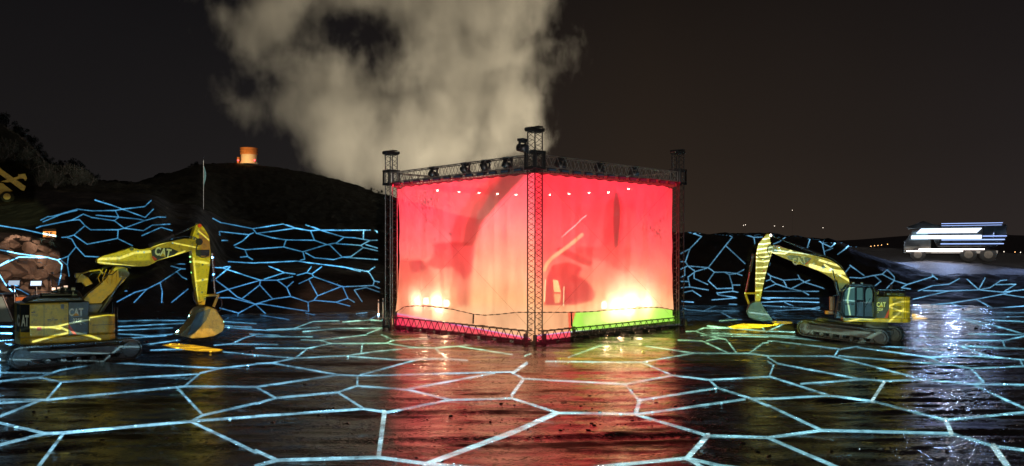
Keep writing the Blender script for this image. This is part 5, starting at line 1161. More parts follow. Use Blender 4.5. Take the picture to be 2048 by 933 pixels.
decal('red_stripe', [(q2(1062,655)[0], zb + .006), (q2(1085,655)[0], zb + .006), (xM + .0, q2(1095,618)[1]), (xM - .0, q2(1095,592)[1])], .026, M_redd, sp_)
cx_, cz_ = q2(1041, 567); text_mesh('lettering', 'CAT', .33, M_white, sp_, (cx_, .012, cz_), bold=.04, sx=.62)
decal('emblem', [(cx_ - .11, cz_ - .125), (cx_ + .11, cz_ - .125), (cx_, cz_ - .01)], .008, M_yel, sp_, .006)
cx_, cz_ = q2(1034, 600); text_mesh('lettering', '323F', .18, M_white, sp_, (cx_, .012, cz_), bold=.03, sx=.72); cx_, cz_ = q2(1022, 617); text_mesh('lettering', 'L', .09, M_white, sp_, (cx_, .012, cz_), bold=.03)
# hood, rails, exhaust
bm = bmesh.new(); box(bm, (q2(1080,500)[0], .25, zt), (q2(1205,500)[0], WD - .3, q2(1100,492, .25)[1] + .06), bev=.05); link_bm('engine_hood', bm, M_dark, ex)
bm = bmesh.new()
ra, rb = q2(1020, 512)[0], q2(1205, 512)[0]; zr = zt + .34
pipe(bm, [(ra, .12, zt), (ra + .05, .12, zr), (rb - .06, .12, zr), (rb, .12, zr - .06), (rb, .12, zt)], .022)
for k in range(1, 4): tube(bm, (ra + (rb - ra) * k / 4, .12, zt), (ra + (rb - ra) * k / 4, .12, zr), .018)
link_bm('handrail', bm, M_chr, ex)
bm = bmesh.new(); tube(bm, (q2(1150,500)[0], 1.6, zt), (q2(1150,500)[0], 1.6, zt + .55), .07); link_bm('exhaust', bm, M_dark, ex)
# cab
xc0 = q2(783, 500)[0]; zr_ = q2(900, 440)[1]; CW = 1.0
cab = empty('cab', parent=ex)
fr = [(xc0 + .10, zb + .004), (xc1 - .006, zb + .004), (xc1 - .006, zr_ - .28), (xc1 - .12, zr_), (xc0 + .32, zr_), (xc0 + .05, zr_ - .35), (xc0 - .05, zb + .75), (xc0 - .05, zb + .3)]
bm = bmesh.new()
for yy in (0.0, CW - .06):
    n_ = len(fr)
    for i in range(n_):
        a = Vector((fr[i][0], yy + .03, fr[i][1])); b_ = Vector((fr[(i + 1) % n_][0], yy + .03, fr[(i + 1) % n_][1])); tube(bm, a, b_, .055, n=8)
    for xx2 in (q2(872,500)[0], q2(925,500)[0]): tube(bm, (xx2, yy + .03, zb), (xx2, yy + .03, zr_), .045, n=8)
for i in range(len(fr)): tube(bm, (fr[i][0], .03, fr[i][1]), (fr[i][0], CW - .03, fr[i][1]), .05, n=8)
link_bm('frame', bm, M_dark, cab)
bm = bmesh.new(); prism(bm, [(xc0 + .30, zr_ + .0), (xc1 - .10, zr_ + .0), (xc1 - .16, zr_ + .08), (xc0 + .36, zr_ + .08)], -.02, CW + .02, .02); link_bm('roof', bm, M_dark, cab)
bm = bmesh.new(); z_mid = q2(870, 565)[1]
x1 = q2(872,500)[0]; x2 = q2(925,500)[0]
for a, b_ in (((xc0 + .12, z_mid + .05), (x1 - .05, zr_ - .08)), ((xc0 + .12, zb + .1), (x1 - .05, z_mid - .03))):
    bm2 = bmesh.new(); box(bm2, (a[0], .02, a[1]), (b_[0], .03, b_[1])); link_bm('window', bm2, M_gls, cab)
bm2 = bmesh.new(); rw = smoothpoly([(x2 + .08, z_mid - .0), (xc1 - .14, z_mid + .05), (xc1 - .14, zr_ - .10), (x2 + .08, zr_ - .10)], 2); prism(bm2, rw, .016, .028); link_bm('window', bm2, M_gls, cab)
bm2 = bmesh.new(); box(bm2, (x1 + .05, .02, zb + .9), (x2 - .05, .03, zr_ - .10)); link_bm('window', bm2, M_gls, cab)
bm.free()
bm = bmesh.new(); box(bm, (x1 + .05, .005, zb + .06), (xc1 - .08, .05, zb + .80), bev=.01); box(bm, (xc0 + .06, .006, z_mid - .03), (x1 + .05, .05, z_mid + .03)); link_bm('door_panel', bm, M_dark, cab)
bm = bmesh.new(); box(bm, (xc1 - .75, .28, zb + .35), (xc1 - .25, .75, zb + .55), bev=.05); box(bm, (xc1 - .36, .28, zb + .56), (xc1 - .22, .75, zb + 1.25), bev=.05); link_bm('seat', bm, M_black, cab)
bm = bmesh.new(); box(bm, (xc0 + .20, .30, zb + .05), (xc0 + .36, .70, zb + .85), bev=.04); tube(bm, (xc0 + .42, .3, zb + .5), (xc0 + .50, .3, zb + .92), .03); tube(bm, (xc0 + .42, .7, zb + .5), (xc0 + .50, .7, zb + .92), .03); link_bm('console', bm, M_black, cab)
bm = bmesh.new(); pipe(bm, [(x2 + .05, -.03, zb + .55), (x2 + .30, -.03, zb + 1.0)], .018); pipe(bm, [(xc1 - .22, -.03, zb + .62), (xc1 - .10, -.03, zb + .95)], .014); link_bm('grab_rail', bm, M_chr, cab)
for xx2 in (xc0 + .45, xc0 + .85):
    bm = bmesh.new(); box(bm, (xx2, .02, zr_ + .082), (xx2 + .14, .14, zr_ + .18), bev=.015); link_bm('work_lamp', bm, M_steel, cab)
bm = bmesh.new(); pipe(bm, [(xc0 - .02, .1, zb + .05), (xc0 - .42, .1, zb + .2), (xc0 - .42, .1, zb + 1.1), (xc0 - .05, .1, zb + 1.15)], .02); link_bm('front_rail', bm, M_steel, cab)
bm = bmesh.new(); box(bm, (xc0 - .40, 1.9, zb + .2), (xc0 - .16, 2.1, zb + .95), bev=.02); box(bm, (xc0 - .62, 1.9, zb), (xc0 - .2, 2.2, zb + .19), bev=.02); link_bm('step_box', bm, mat('orange_paint', (.65, .20, .05), .5), ex)
bm = bmesh.new(); prism(bm, [(xc0 - .2, z_floor + .05), (xc0 + .35, z_floor + .05), (xc0 + .4, zb + 1.1), (xc0 + .05, zb + 1.45)], YB - .06, YB + .6, .03); link_bm('boom_foot', bm, M_dark, ex)
bm = bmesh.new(); tube(bm, (xL + 1.7, WD / 2, .66), (xL + 1.7, WD / 2, z_floor), .62, n=28); box(bm, (xL + .9, WD / 2 - .55, .40), (xL + 2.5, WD / 2 + .55, .655), bev=.05); link_bm('slew_ring', bm, M_trk, ex)
# tracks: turned 14 deg further than the body, left end up on the berm
cxl = R_.P(1681, 668, .6)[0]
base = Matrix.Translation((cxl, .45, -.04)) @ Matrix.Rotation(math.radians(-23), 4, 'Z') @ Matrix.Rotation(math.radians(4.0), 4, 'Y')
crawler(ex, base @ Matrix.Translation((0, -.10, .12)), 4.5, .80, .6); crawler(ex, base @ Matrix.Translation((0.15, 2.0, .12)), 4.5, .80, .6)

# ================================================= left excavator
Lr = RL; ex2 = digger('yellow excavator on the left seen from its rear side, boom folded over and bucket hanging', Lr)
def c2(x, y, yl=0.0): return Lr.P(x, y, yl)
def pl(x, y, yl): a = c2(x, y, yl); return (a[0], yl, a[1])
x0 = c2(57, 640)[0]; x1 = c2(137, 640)[0]; x2 = c2(178, 640)[0]; x3 = c2(233, 640)[0]
zbot = c2(137, 686)[1]; ztop = c2(137, 605)[1]; zlow = c2(205, 630)[1]; WD2 = 2.7
def arc(cx, cy, r, a0, a1, n): return [(cx + r * math.cos(math.radians(a0 + (a1 - a0) * k / n)), cy + r * math.sin(math.radians(a0 + (a1 - a0) * k / n))) for k in range(n + 1)]
tail = [(x1 - .004, 0.0)] + [(x0 + .05, 0.0)] + [(x0 - .27, .26), (x0 - .36, .80), (x0 - .40, 1.35), (x0 - .36, 1.9), (x0 - .27, 2.44), (x0 + .05, WD2)] + [(x1 - .004, WD2)]
bm = bmesh.new(); prism_z(bm, tail, zbot + .30, ztop, .05); cw = link_bm('counterweight', bm, M_yel, ex2)
low = [(x3 - .25, 0.0), (x0 + .05, 0.0), (x0 - .27, .26), (x0 - .36, .80), (x0 - .40, 1.35), (x0 - .36, 1.9), (x0 - .27, 2.44), (x0 + .05, WD2), (x3 - .25, WD2), (x3, WD2 - .3), (x3, .35)]
bm = bmesh.new(); prism_z(bm, [(x, y) for x, y in low], zbot, zbot + .296, .06); link_bm('deck_frame', bm, M_yel, ex2)
bm = bmesh.new(); box(bm, (x1, .01, zbot + .30), (x2 - .004, WD2 - .02, ztop), bev=.02); sp2 = link_bm('side_panel', bm, M_panel, ex2)
bm = bmesh.new(); prism_z(bm, [(x2, 0.0), (x3 - .30, 0.0)] + arc(x3 - .35, .36, .35, -80, 0, 6) + [(x3, 1.0), (x2, 1.0)], zbot + .30, zlow, .06); link_bm('fuel_tank', bm, M_yel, ex2)
bm = bmesh.new(); box(bm, (x2 + .05, .25, zlow - .001), (x3 - .2, .75, zlow + .06), bev=.02); tube(bm, (x3 - .12, .25, zbot + .3), (x3 - .12, .25, zlow + .5), .02); pipe(bm, [(x3 + .08, .3, zbot + .2), (x3 + .08, .3, zlow + .25), (x3 + .05, .9, zlow + .25), (x3 + .05, .9, zbot + .2)], .022); link_bm('handrail', bm, M_dark, ex2)
bm = bmesh.new(); prism(bm, [(x0 - .1, ztop + .002), (x2 - .1, ztop + .002), (x2 - .25, ztop + .20), (x0 + .35, ztop + .24), (x0 + .0, ztop + .12)], .25, WD2 - .3, .05); link_bm('engine_hood', bm, M_dark, ex2)
bm = bmesh.new(); box(bm, (x0 + .5, .6, ztop + .24), (x0 + 1.6, 1.6, ztop + .34), bev=.03); tube(bm, (x0 + 1.3, 1.2, ztop + .2), (x0 + 1.3, 1.2, ztop + .62), .07); link_bm('exhaust', bm, M_dark, ex2)
# black panel at the tail with lettering, recess and red marker on the side
bm = bmesh.new(); 
A = Vector((x0 + .05, 0.0, 0)); B = Vector((x0 - .27, .26, 0)); Dv = (B - A); nn_ = Vector((-.26, -.32, 0)).normalized()
for sa, sb, za, zb_ in ((.02, .98, zbot + .52, ztop - .04),):
    q = [A.lerp(B, sa) + nn_ * .008, A.lerp(B, sb) + nn_ * .008]
    v = [bm.verts.new(q[0] + Vector((0, 0, za))), bm.verts.new(q[1] + Vector((0, 0, za))), bm.verts.new(q[1] + Vector((0, 0, zb_))), bm.verts.new(q[0] + Vector((0, 0, zb_)))]; bm.faces.new(v)
B2 = Vector((x0 - .36, .80, 0)); n3 = Vector((-.54, -.09, 0)).normalized()
q = [B + n3 * .008, B.lerp(B2, .9) + n3 * .008]; v = [bm.verts.new(q[0] + Vector((0, 0, za))), bm.verts.new(q[1] + Vector((0, 0, za))), bm.verts.new(q[1] + Vector((0, 0, zb_))), bm.verts.new(q[0] + Vector((0, 0, zb_)))]; bm.faces.new(v)
tpn = link_bm('tail_panel', bm, M_panel, cw)
ang = math.atan2(A.y - B.y, A.x - B.x); mid = A.lerp(B, .48) + nn_ * .014
text_mesh('lettering', 'AT', .62, M_white, tpn, (mid.x, mid.y, (zbot + ztop) / 2 + .12), (math.pi / 2, 0, ang), .03, sx=.36)
ang3 = math.atan2(B.y - B2.y, B.x - B2.x); mid = B.lerp(B2, .42) + n3 * .014
text_mesh('lettering', 'C', .62, M_white, tpn, (mid.x, mid.y, (zbot + ztop) / 2 + .12), (math.pi / 2, 0, ang3), .05, sx=.8)
for xx_a in (c2(88, 640)[0],):
    bm = bmesh.new(); box(bm, (xx_a - .008, -.004, zbot + .32), (xx_a + .008, .004, ztop - .02)); link_bm('door_seam', bm, M_dark, cw)
bm = bmesh.new(); a = c2(122, 609); b_ = c2(128, 618); box(bm, (a[0], -.012, b_[1]), (b_[0], .001, a[1])); link_bm('vent_grille', bm, M_dark, cw)
bm = bmesh.new(); a = c2(74, 655); b_ = c2(83, 661); box(bm, (a[0], -.016, b_[1]), (b_[0], .001, a[1]), bev=.004); link_bm('red_reflector', bm, M_redd, ex2)
cx_, cz_ = c2(152, 625.5); text_mesh('lettering', 'CAT', .42, M_white, sp2, (cx_, -.008, cz_), bold=.04, sx=.60)
decal('emblem', [(cx_ - .13, cz_ - .145), (cx_ + .13, cz_ - .145), (cx_, cz_ - .01)], -.012, mat('orange_decal', (.75, .30, .02), .5), sp2, .006)
cx_, cz_ = c2(155, 641); text_mesh('lettering', '325F', .22, M_white, sp2, (cx_, -.008, cz_), bold=.03, sx=.78); cx_, cz_ = c2(162, 648.5); text_mesh('lettering', 'L', .10, M_white, sp2, (cx_, -.008, cz_), bold=.03)
decal('red_stripe', [(c2(137,646)[0], c2(137,648)[1]), (c2(137,646)[0], c2(137,657)[1]), (c2(148,663)[0], zbot + .31), (c2(154,663)[0], zbot + .31)], .006, M_redd, sp2)
# cab on the far side, only its roof and lamps show above the hood
cb2 = empty('cab', parent=ex2); xa, xb = x0 + 1.1, x2 + .1; zc0, zc1 = zbot + .3, zbot + 2.02
bm = bmesh.new()
for yy in (WD2 - 1.0, WD2 - .05):
    pipe(bm, [(xa, yy, zc0), (xa, yy, zc1), (xb - .3, yy, zc1), (xb + .1, yy, zc0 + .9), (xb + .1, yy, zc0), (xa, yy, zc0)], .05, 8)
box(bm, (xa, WD2 - 1.0, zc1), (xb - .3, WD2 - .05, zc1 + .09), bev=.03); link_bm('frame', bm, M_dark, cb2)
bm = bmesh.new(); box(bm, (xa + .05, WD2 - .98, zc0 + .1), (xb - .35, WD2 - .965, zc1 - .08)); link_bm('window', bm, M_gls, cb2)
for px, py in ((107,578),(118,577),(131,574),(146,578)):
    a = c2(px, py, 1.6); bm = bmesh.new(); box(bm, (a[0] - .09, 1.5, a[1] - .08), (a[0] + .09, 1.62, a[1] + .07), bev=.02); box(bm, (a[0] - .02, 1.54, a[1] - .4), (a[0] + .02, 1.58, a[1] - .079)); link_bm('work_lamp', bm, M_steel, cb2)
bm = bmesh.new(); tube(bm, pl(104, 592, 1.9), pl(104, 546, 1.9), .022, n=6); tube(bm, pl(104, 549, 1.9), pl(104, 544, 1.9), .05, n=8); link_bm('aerial', bm, M_chr, cb2)
# boom and stick
def Z5(l): return [(x / 4.53, 400 + y / 4.53) for x, y in l]
def Z1(l): return [(x / 2.592, 400 + y / 2.592) for x, y in l]
YB2 = .85
stub = Z1([(430,520),(455,492),(520,440),(545,415),(600,345),(660,348),(664,395),(640,425),(560,500),(500,560),(468,600),(445,600)])
bm = bmesh.new(); prism(bm, Lr.L(stub, YB2), YB2, YB2 + .62, .03); stb = link_bm('lower_boom', bm, M_yel2, ex2)
upb = Z5([(876,548),(900,522),(960,500),(1090,482),(1165,437),(1205,432),(1245,455),(1350,455),(1405,410),(1580,372),(1700,345),(1790,372),(1812,400),(1805,440),(1700,472),(1500,530),(1400,560),(1350,600),(1240,606),(1100,590),(920,590),(885,575)])
stick = Z1([(1018,130),(1040,124),(1062,148),(1086,190),(1092,262),(1090,330),(1082,400),(1073,480),(1064,545),(1032,552),(1020,480),(1008,400),(998,310),(994,240),(998,190)])
buck = Z1([(1010,582),(1030,560),(1075,552),(1112,565),(1125,590),(1150,625),(1157,655),(1145,680),(1100,703),(990,716),(925,702),(960,668),(995,630)])
bo2, st2, bk2 = boom_set(ex2, Lr, upb, stick, buck, dict(back=Z1([(1075,552),(1112,565),(1128,592),(1150,622),(1157,655),(1145,682),(1100,704),(1050,712),(1000,716)]), line=Z1([(950,708),(915,704)])), YB2, .60,
    Z1([(785,262),(800,252),(880,248),(925,268),(905,285),(850,302),(805,318),(790,300)]), (325.5, 505.5, math.radians(-11)), .50, M_buck2)
bm = bmesh.new(); prism(bm, Lr.L(Z1([(785,295),(795,292),(815,308),(800,318)]), YB2), YB2 - .02, YB2 - .004); link_bm('red_stripe', bm, M_redd, bo2)
bm = bmesh.new(); q = Lr.L(Z1([(1012,585),(1085,560),(1060,620),(1000,690),(960,700),(985,640)]), YB2); prism(bm, q, YB2 - .35, YB2 - .335); link_bm('dark_patch', bm, M_buck, bk2)  # darker steel patch on the near side of the bucket
for (px, py, r_) in ((250, 548, .17), (398, 484, .16), (263, 498, .09), (399, 452, .09)):
    a = c2(px, py, YB2); bm = bmesh.new(); tube(bm, (a[0], YB2 - .05, a[1]), (a[0], YB2 + .66, a[1]), r_, n=16); link_bm('pivot_pin', bm, M_dark if px != 399 else M_redd, bo2)
cylr(ex2, pl(300, 494, YB2 + .3), pl(393, 450, YB2 + .3), .10, .5, 'stick_cylinder')
cylr(ex2, pl(424, 508, YB2 + .3), pl(430, 590, YB2 + .3), .075, .66, 'bucket_cylinder')
for s_ in (-.12, .72): cylr(ex2, pl(196, 632, YB2 + s_), pl(246, 556, YB2 + s_), .095, .5, 'boom_cylinder')
bm = bmesh.new()
for s_ in (.0, .55): tube(bm, pl(405, 592, YB2 + s_), pl(438, 590, YB2 + s_), .06, n=8); tube(bm, pl(436, 591, YB2 + s_), pl(427, 614, YB2 + s_), .07, n=8)
link_bm('bucket_linkage', bm, M_yel, ex2)
for o_ in (0, .08, .16, .24):
    hose(bo2, [pl(298, 490 - o_ * 10, YB2 + o_), pl(340, 478, YB2 + o_), pl(375, 473, YB2 - .05 + o_), pl(396, 480, YB2 - .08), pl(392, 500 + 20 * o_, YB2 - .12), pl(403, 515, YB2 - .1), pl(416, 512, YB2 - .05)])
    hose(bo2, [pl(192, 560, YB2 + o_), pl(205, 540 - 20 * o_, YB2 - .05 + o_), pl(228, 532, YB2 + o_), pl(262, 535 + 10 * o_, YB2 - .1)])
    hose(bo2, [pl(165, 580, YB2 + o_), pl(182, 548, YB2 + o_), pl(205, 545 + 20 * o_, YB2 - .06), pl(222, 550, YB2 - .08 + o_), pl(235, 540, YB2 - .05)])
hose(bo2, [pl(392, 575, YB2 - .08), pl(386, 590, YB2 - .1), pl(392, 606, YB2 - .1), pl(404, 604, YB2)]); hose(bo2, [pl(438, 594, YB2), pl(444, 605, YB2), pl(440, 622, YB2), pl(430, 620, YB2)])
bm = bmesh.new(); q = Lr.L(Z5([(690,750),(700,700),(730,665),(790,700),(835,760),(770,785),(745,740)]), YB2 - .1); prism(bm, q, YB2 - .3, YB2 + .1, .03)
pipe(bm, [pl(163, 548, YB2 - .2), pl(178, 543, YB2 - .2), pl(200, 540, YB2 - .2), pl(206, 548, YB2 - .2)], .035); box(bm, Vector(pl(158, 552, YB2)) - Vector((.15, .2, .1)), Vector(pl(158, 552, YB2)) + Vector((.15, .2, .12)), bev=.03)
for k in range(5): pipe(bm, [pl(206 + k * 7, 538 + k, YB2 - .05), pl(196 + k * 9, 556 + k * 3, YB2 - .1), pl(200 + k * 8, 566, YB2 - .06)], .022)
link_bm('valve_block', bm, M_yel, ex2)
bm = bmesh.new(); box(bm, (x2 + .02, YB2 - .12, zlow - .4), (x3 - .35, YB2 + .74, zlow + .45), bev=.04); link_bm('boom_foot', bm, M_dark, ex2)
bm = bmesh.new(); tube(bm, (x0 + 1.7, WD2 / 2, .6), (x0 + 1.7, WD2 / 2, zbot - .002), .70, n=28); box(bm, (x0 + .9, .4, .40), (x0 + 2.6, 2.4, .597), bev=.05); link_bm('slew_ring', bm, M_trk, ex2)
base = Matrix.Translation((c2(150, 700)[0] + .1, -.45, 0.0)) @ Matrix.Rotation(math.radians(7), 4, 'Z')
crawler(ex2, base @ Matrix.Translation((0, 0, .02)), 4.9, .86, .6); crawler(ex2, base @ Matrix.Translation((-.2, 2.4, .02)), 4.9, .86, .6)

# ================================================= articulated dump truck on the haul road
DT = 93.0; r0 = Vector(((1905 - CX) / F * DT, DT, 0)); r0.z = G(r0.x, r0.y)
tk = empty('dump_truck', tuple(r0), math.radians(-28), label='dump truck with lamp streaks drawn as long glowing white bars crossing the far haul road', cat='truck')
M_tk = mat('dusty_truck_cream', (.09, .085, .07), .6, 0, .3, 1.2, dirt=(.07, .065, .05))
bm = bmesh.new(); box(bm, (-4.6, -1.1, .95), (4.6, 1.1, 1.35), bev=.04); link_bm('chassis', bm, M_dark, tk)
bm = bmesh.new(); prism(bm, [(-1.6, 1.75), (4.3, 1.75), (5.4, 2.9), (5.4, 4.35), (-1.9, 4.35), (-3.1, 4.9), (-4.9, 4.2), (-4.7, 4.0), (-2.6, 4.0)], -1.6, 1.6, .06); bd = link_bm('dump_body', bm, M_tk, tk)
for k in range(6):
    bm = bmesh.new(); box(bm, (-1.4 + k * 1.1, -1.70, 1.8), (-1.25 + k * 1.1, -1.603, 4.3), bev=.02); link_bm('rib', bm, M_tk, bd)
bm = bmesh.new(); prism(bm, [(-5.2, 1.0), (-2.3, 1.0), (-2.3, 3.85), (-4.3, 3.85), (-4.9, 2.6), (-5.2, 2.5)], -1.2, 1.2, .06); cbn = link_bm('cab', bm, M_tk, tk)
bm = bmesh.new(); prism(bm, [(-4.65, 2.6), (-2.6, 2.6), (-2.6, 3.6), (-4.2, 3.6)], -1.215, -1.203); link_bm('window', bm, M_gls, cbn)
for x in (-3.7, 1.6, 3.6):
    for y in (-1.25, 1.25):
        wh = empty('wheel', (x, y, .85), 0, tk)
        bm = bmesh.new(); tube(bm, (0, -.3, 0), (0, .3, 0), .85, n=28); link_bm('tyre', bm, M_rub, wh)
        bm = bmesh.new(); s_ = -1 if y < 0 else 1; tube(bm, (0, s_ * .30, 0), (0, s_ * .34, 0), .45, n=20); tube(bm, (0, s_ * .34, 0), (0, s_ * .40, 0), .16, n=12); link_bm('rim', bm, M_frm, wh)
M_ledw = emis('white_strip_glow', (.62, .76, 1.0), 2.8); M_ledb = emis('blue_strip_glow', (.35, .50, 1.0), 1.6); M_hd = emis('headlamp_glow', (1.0, .86, .82), 7.0)  # streaks of the moving truck's lamps, modelled as glowing bars
def strip(nm, x_a, x_b, z_a, z_b, y, m, skew=0):
    bm = bmesh.new(); prism(bm, [(x_a, z_a), (x_b, z_a), (x_b + skew, z_b), (x_a + skew, z_b)], y - .05, y); return link_bm(nm, bm, m, tk)
def tz_(y): return zy(y, DT - 1.6) - r0.z
strip('light_trail', -3.9, 2.4, tz_(466.5), tz_(457), -1.71, M_ledw, .55); strip('light_trail', -4.4, 2.9, tz_(478), tz_(471), -1.71, M_ledw)
for y_, a_, b_, h_ in ((448, -1.2, 5.0, .07), (452, -1.2, 4.9, .05), (474, 3.0, 5.4, .10), (481, -1.2, 5.2, .12), (489, -1.3, 5.1, .10), (477, -6.0, -4.9, .06), (463, -5.3, -4.6, .05)):
    if a_ > -3: strip('side_trail', a_, b_, tz_(y_), tz_(y_) + h_, -1.71, M_ledb)
strip('lower_lamp_trail', -4.9, 1.0, tz_(503.5), tz_(501.5), -1.75, M_hd); strip('lower_lamp_trail', -3.6, 3.2, tz_(500), tz_(498), -1.72, M_hd)
for (x, z, e_, dr) in ((-3.4, 3.3, 1600, (-1.3, -1, -.30)), (0, 3.3, 900, (-.2, -1, -.35)), (3.4, 3.3, 1400, (1.3, -1, -.30))):
    l = bpy.data.lights.new('truck_work_lamp', 'SPOT'); l.energy = e_; l.color = (.36, .52, 1.0); l.shadow_soft_size = .12; l.spot_size = math.radians(120); l.spot_blend = .8
    o = bpy.data.objects.new('truck_work_lamp', l); COL.objects.link(o); o.parent = tk; o.location = (x, -1.82, z); o.rotation_euler = Vector(dr).to_track_quat('-Z', 'Y').to_euler()
for x_, e_ in ((-5.6, 60000), (6.2, 50000)):
    l = bpy.data.lights.new('truck_beam', 'SPOT'); l.energy = e_; l.color = (.62, .80, 1.0); l.spot_size = math.radians(110); l.spot_blend = .7; l.shadow_soft_size = .2
    o = bpy.data.objects.new('truck_beam', l); COL.objects.link(o); o.parent = tk; o.location = (x_, -.4, 3.4); o.rotation_euler = (0, math.radians(74 if x_ < 0 else -74), 0)

# ================================================= old telescopic loader up on the left ledge
LD = 88.0; lp = Vector(((14 - CX) / F * LD, LD, 0)); lp.z = G(lp.x, lp.y)
LRg = Rig((lp.x, lp.y, lp.z), 30)
ldr = empty('wheeled_loader', tuple(lp), LRg.th, label='dull yellow wheeled loader with crossed lifting arms parked on the dark upper ledge', cat='loader')
def Zl(l): return [(x / 10.36, 320 + y / 10.36) for x, y in l]
bm = bmesh.new(); prism(bm, LRg.L(Zl([(-180,0),(20,185),(530,545),(495,640),(430,620),(0,300),(-200,140)])), .5, .8, .02); link_bm('lift_arm', bm, M_yel, ldr)
bm = bmesh.new(); prism(bm, LRg.L(Zl([(0,450),(240,380),(380,345),(370,300),(520,285),(560,385),(520,440),(480,380),(400,380),(250,450),(150,468)])), .15, .4, .02); link_bm('front_linkage', bm, M_yel, ldr)
bm = bmesh.new(); prism(bm, LRg.L(Zl([(-400,430),(60,480),(160,580),(260,640),(60,700),(-400,760)])), .3, 1.9, .05); link_bm('body', bm, M_yel2, ldr)
bm = bmesh.new(); prism(bm, LRg.L(Zl([(-420,60),(-180,60),(-120,430),(-420,430)])), .5, 1.7, .05); link_bm('cab', bm, M_dark, ldr)
for px, yy in ((14, .0), (-32, .0), (14, 1.9), (-32, 1.9)):
    a = LRg.P(px, 394); wh = empty('wheel', (a[0], yy, .62), 0, ldr)
    bm = bmesh.new(); tube(bm, (0, -.2, 0), (0, .2, 0), .62, n=24); link_bm('tyre', bm, M_rub, wh)
    bm = bmesh.new(); tube(bm, (0, -.24, 0), (0, -.201, 0), .36, n=18); tube(bm, (0, -.30, 0), (0, -.24, 0), .16, n=14); link_bm('rim', bm, M_yel, wh)

# ================================================= site vehicle half hidden behind the left excavator, lamp heads on stands
sv = Rig(((-12 - CX) / F * 39.0, 39.0, 0), 12); q = sv.P(-12, 640)
svr = empty('site_vehicle', tuple(sv.O), sv.th, label='dark glazed vehicle cab with orange box, cut off at the left edge', cat='vehicle')
def s_(px, py, yl=0): a = sv.P(px, py, yl); return a
bm = bmesh.new(); a, b_ = s_(-70, 590), s_(27, 664); box(bm, (a[0], 0, .35), (b_[0], 1.8, b_[1] + .45), bev=.05); link_bm('body', bm, M_dark, svr)
bm = bmesh.new(); ft = s_(0, 592)[1]
xr_ = s_(27, 600)[0]; xl_ = s_(-60, 600)[0]; z0 = b_[1] + .45
for yy in (.04, 1.7): pipe(bm, [(xl_, yy, z0), (xl_ + .1, yy, ft), (xr_ - .5, yy, ft), (xr_, yy, z0)], .05, 8); tube(bm, (xr_ - 1.2, yy, z0), (xr_ - 1.2, yy, ft), .04)
box(bm, (xl_ + .1, .0, ft), (xr_ - .5, 1.74, ft + .08), bev=.02); link_bm('cab_frame', bm, M_dark, svr)
bm = bmesh.new(); prism(bm, [(xl_ + .1, z0), (xr_ - .05, z0), (xr_ - .52, ft - .03), (xl_ + .15, ft - .03)], .06, .075); link_bm('window', bm, M_gls, svr)
bm = bmesh.new(); a, b_ = s_(29, 595), s_(50, 616); box(bm, (a[0], .1, b_[1]), (b_[0], .7, a[1]), bev=.03); box(bm, (a[0], .1, .3), (a[0] + .1, .2, b_[1])); link_bm('orange_box', bm, bpy.data.materials['orange_paint'], svr)
bm = bmesh.new(); a, b_ = s_(-30, 644), s_(37, 647); box(bm, (a[0], -.15, b_[1]), (b_[0], .0, a[1])); link_bm('side_rail', bm, M_chr, svr)
for x in (-50, 15):
    a = s_(x, 650); wh = empty('wheel', (a[0], .0, .45), 0, svr)
    bm = bmesh.new(); tube(bm, (0, -.14, 0), (0, .2, 0), .45, n=24); link_bm('tyre', bm, M_rub, wh); bm = bmesh.new(); tube(bm, (0, -.17, 0), (0, -.141, 0), .25, n=16); link_bm('rim', bm, M_steel, wh)
M_pan = emis('lamp_panel_glow', (.62, .78, 1.0), 1.5)
for px, py, lab, st_ in ((28, 566, 'bluish lamp panel on a stand over the vehicle cab at the far left', .45), (72, 567, 'bright white lamp panel on a stand in front of the rock pile', 1.0)):
    d_ = 40.5; q = at_depth(px, py, d_); gz_ = G(q.x, q.y); r = empty('lamp_panel', (q.x, q.y, gz_), math.radians(18), label=lab, cat='site lamp'); h_ = q.z - gz_
    M = Matrix.Translation((0, 0, h_)) @ Matrix.Rotation(math.radians(-24), 4, 'X')
    bm = bmesh.new(); box(bm, (-.29, .0, -.17), (.29, .09, .19), M, .015); link_bm('housing', bm, M_black, r)
    m_ = emis('lamp_panel_glow', (.62, .78, 1.0), 1.5 * st_)
    bm = bmesh.new(); box(bm, (-.25, -.012, -.13), (.25, -.003, .12), M); link_bm('glass', bm, m_, r)
    bm = bmesh.new(); tube(bm, (0, .1, 0), (0, .1, h_ - .05), .03); link_bm('post', bm, M_steel, r)
    bm = bmesh.new(); box(bm, (-.35, -.2, -.05), (.35, .4, .05)); link_bm('foot', bm, M_steel, r)
# loose stones in the mud
stn = []
for k in range(4):
    bm = bmesh.new(); bmesh.ops.create_icosphere(bm, subdivisions=2, radius=1)
    for v in bm.verts: v.co *= 1 + .3 * mn.noise(v.co * 1.5 + Vector((k * 3, 0, 0))); v.co.z *= .5
    me = bpy.data.meshes.new('stone_clod'); bm.to_mesh(me); bm.free(); stn.append(me)
bm = bmesh.new(); rr = random.Random(5)
for _ in range(2600):
    d = 17 + 55 * rr.random() ** 1.3; u = rr.uniform(-.75, .75); x, y = u * d, d
    if float(H(x, y)) > .3: continue
    if mn.noise(Vector((x * .15, y * .3, 2))) < -.02: continue
    s = .018 + .06 * rr.random() ** 3 * (1 if d < 35 else 1.8); z = G(x, y)
    me = stn[rr.randrange(4)]; base_ = len(bm.verts); bmesh_M = Matrix.Translation((x, y, z)) @ Matrix.Rotation(rr.uniform(0, 6), 4, 'Z') @ Matrix.Diagonal((s, s * .8, s * .8, 1))
    vs = [bm.verts.new(bmesh_M @ v.co) for v in me.vertices]
    for p in me.polygons: bm.faces.new([vs[i] for i in p.vertices])
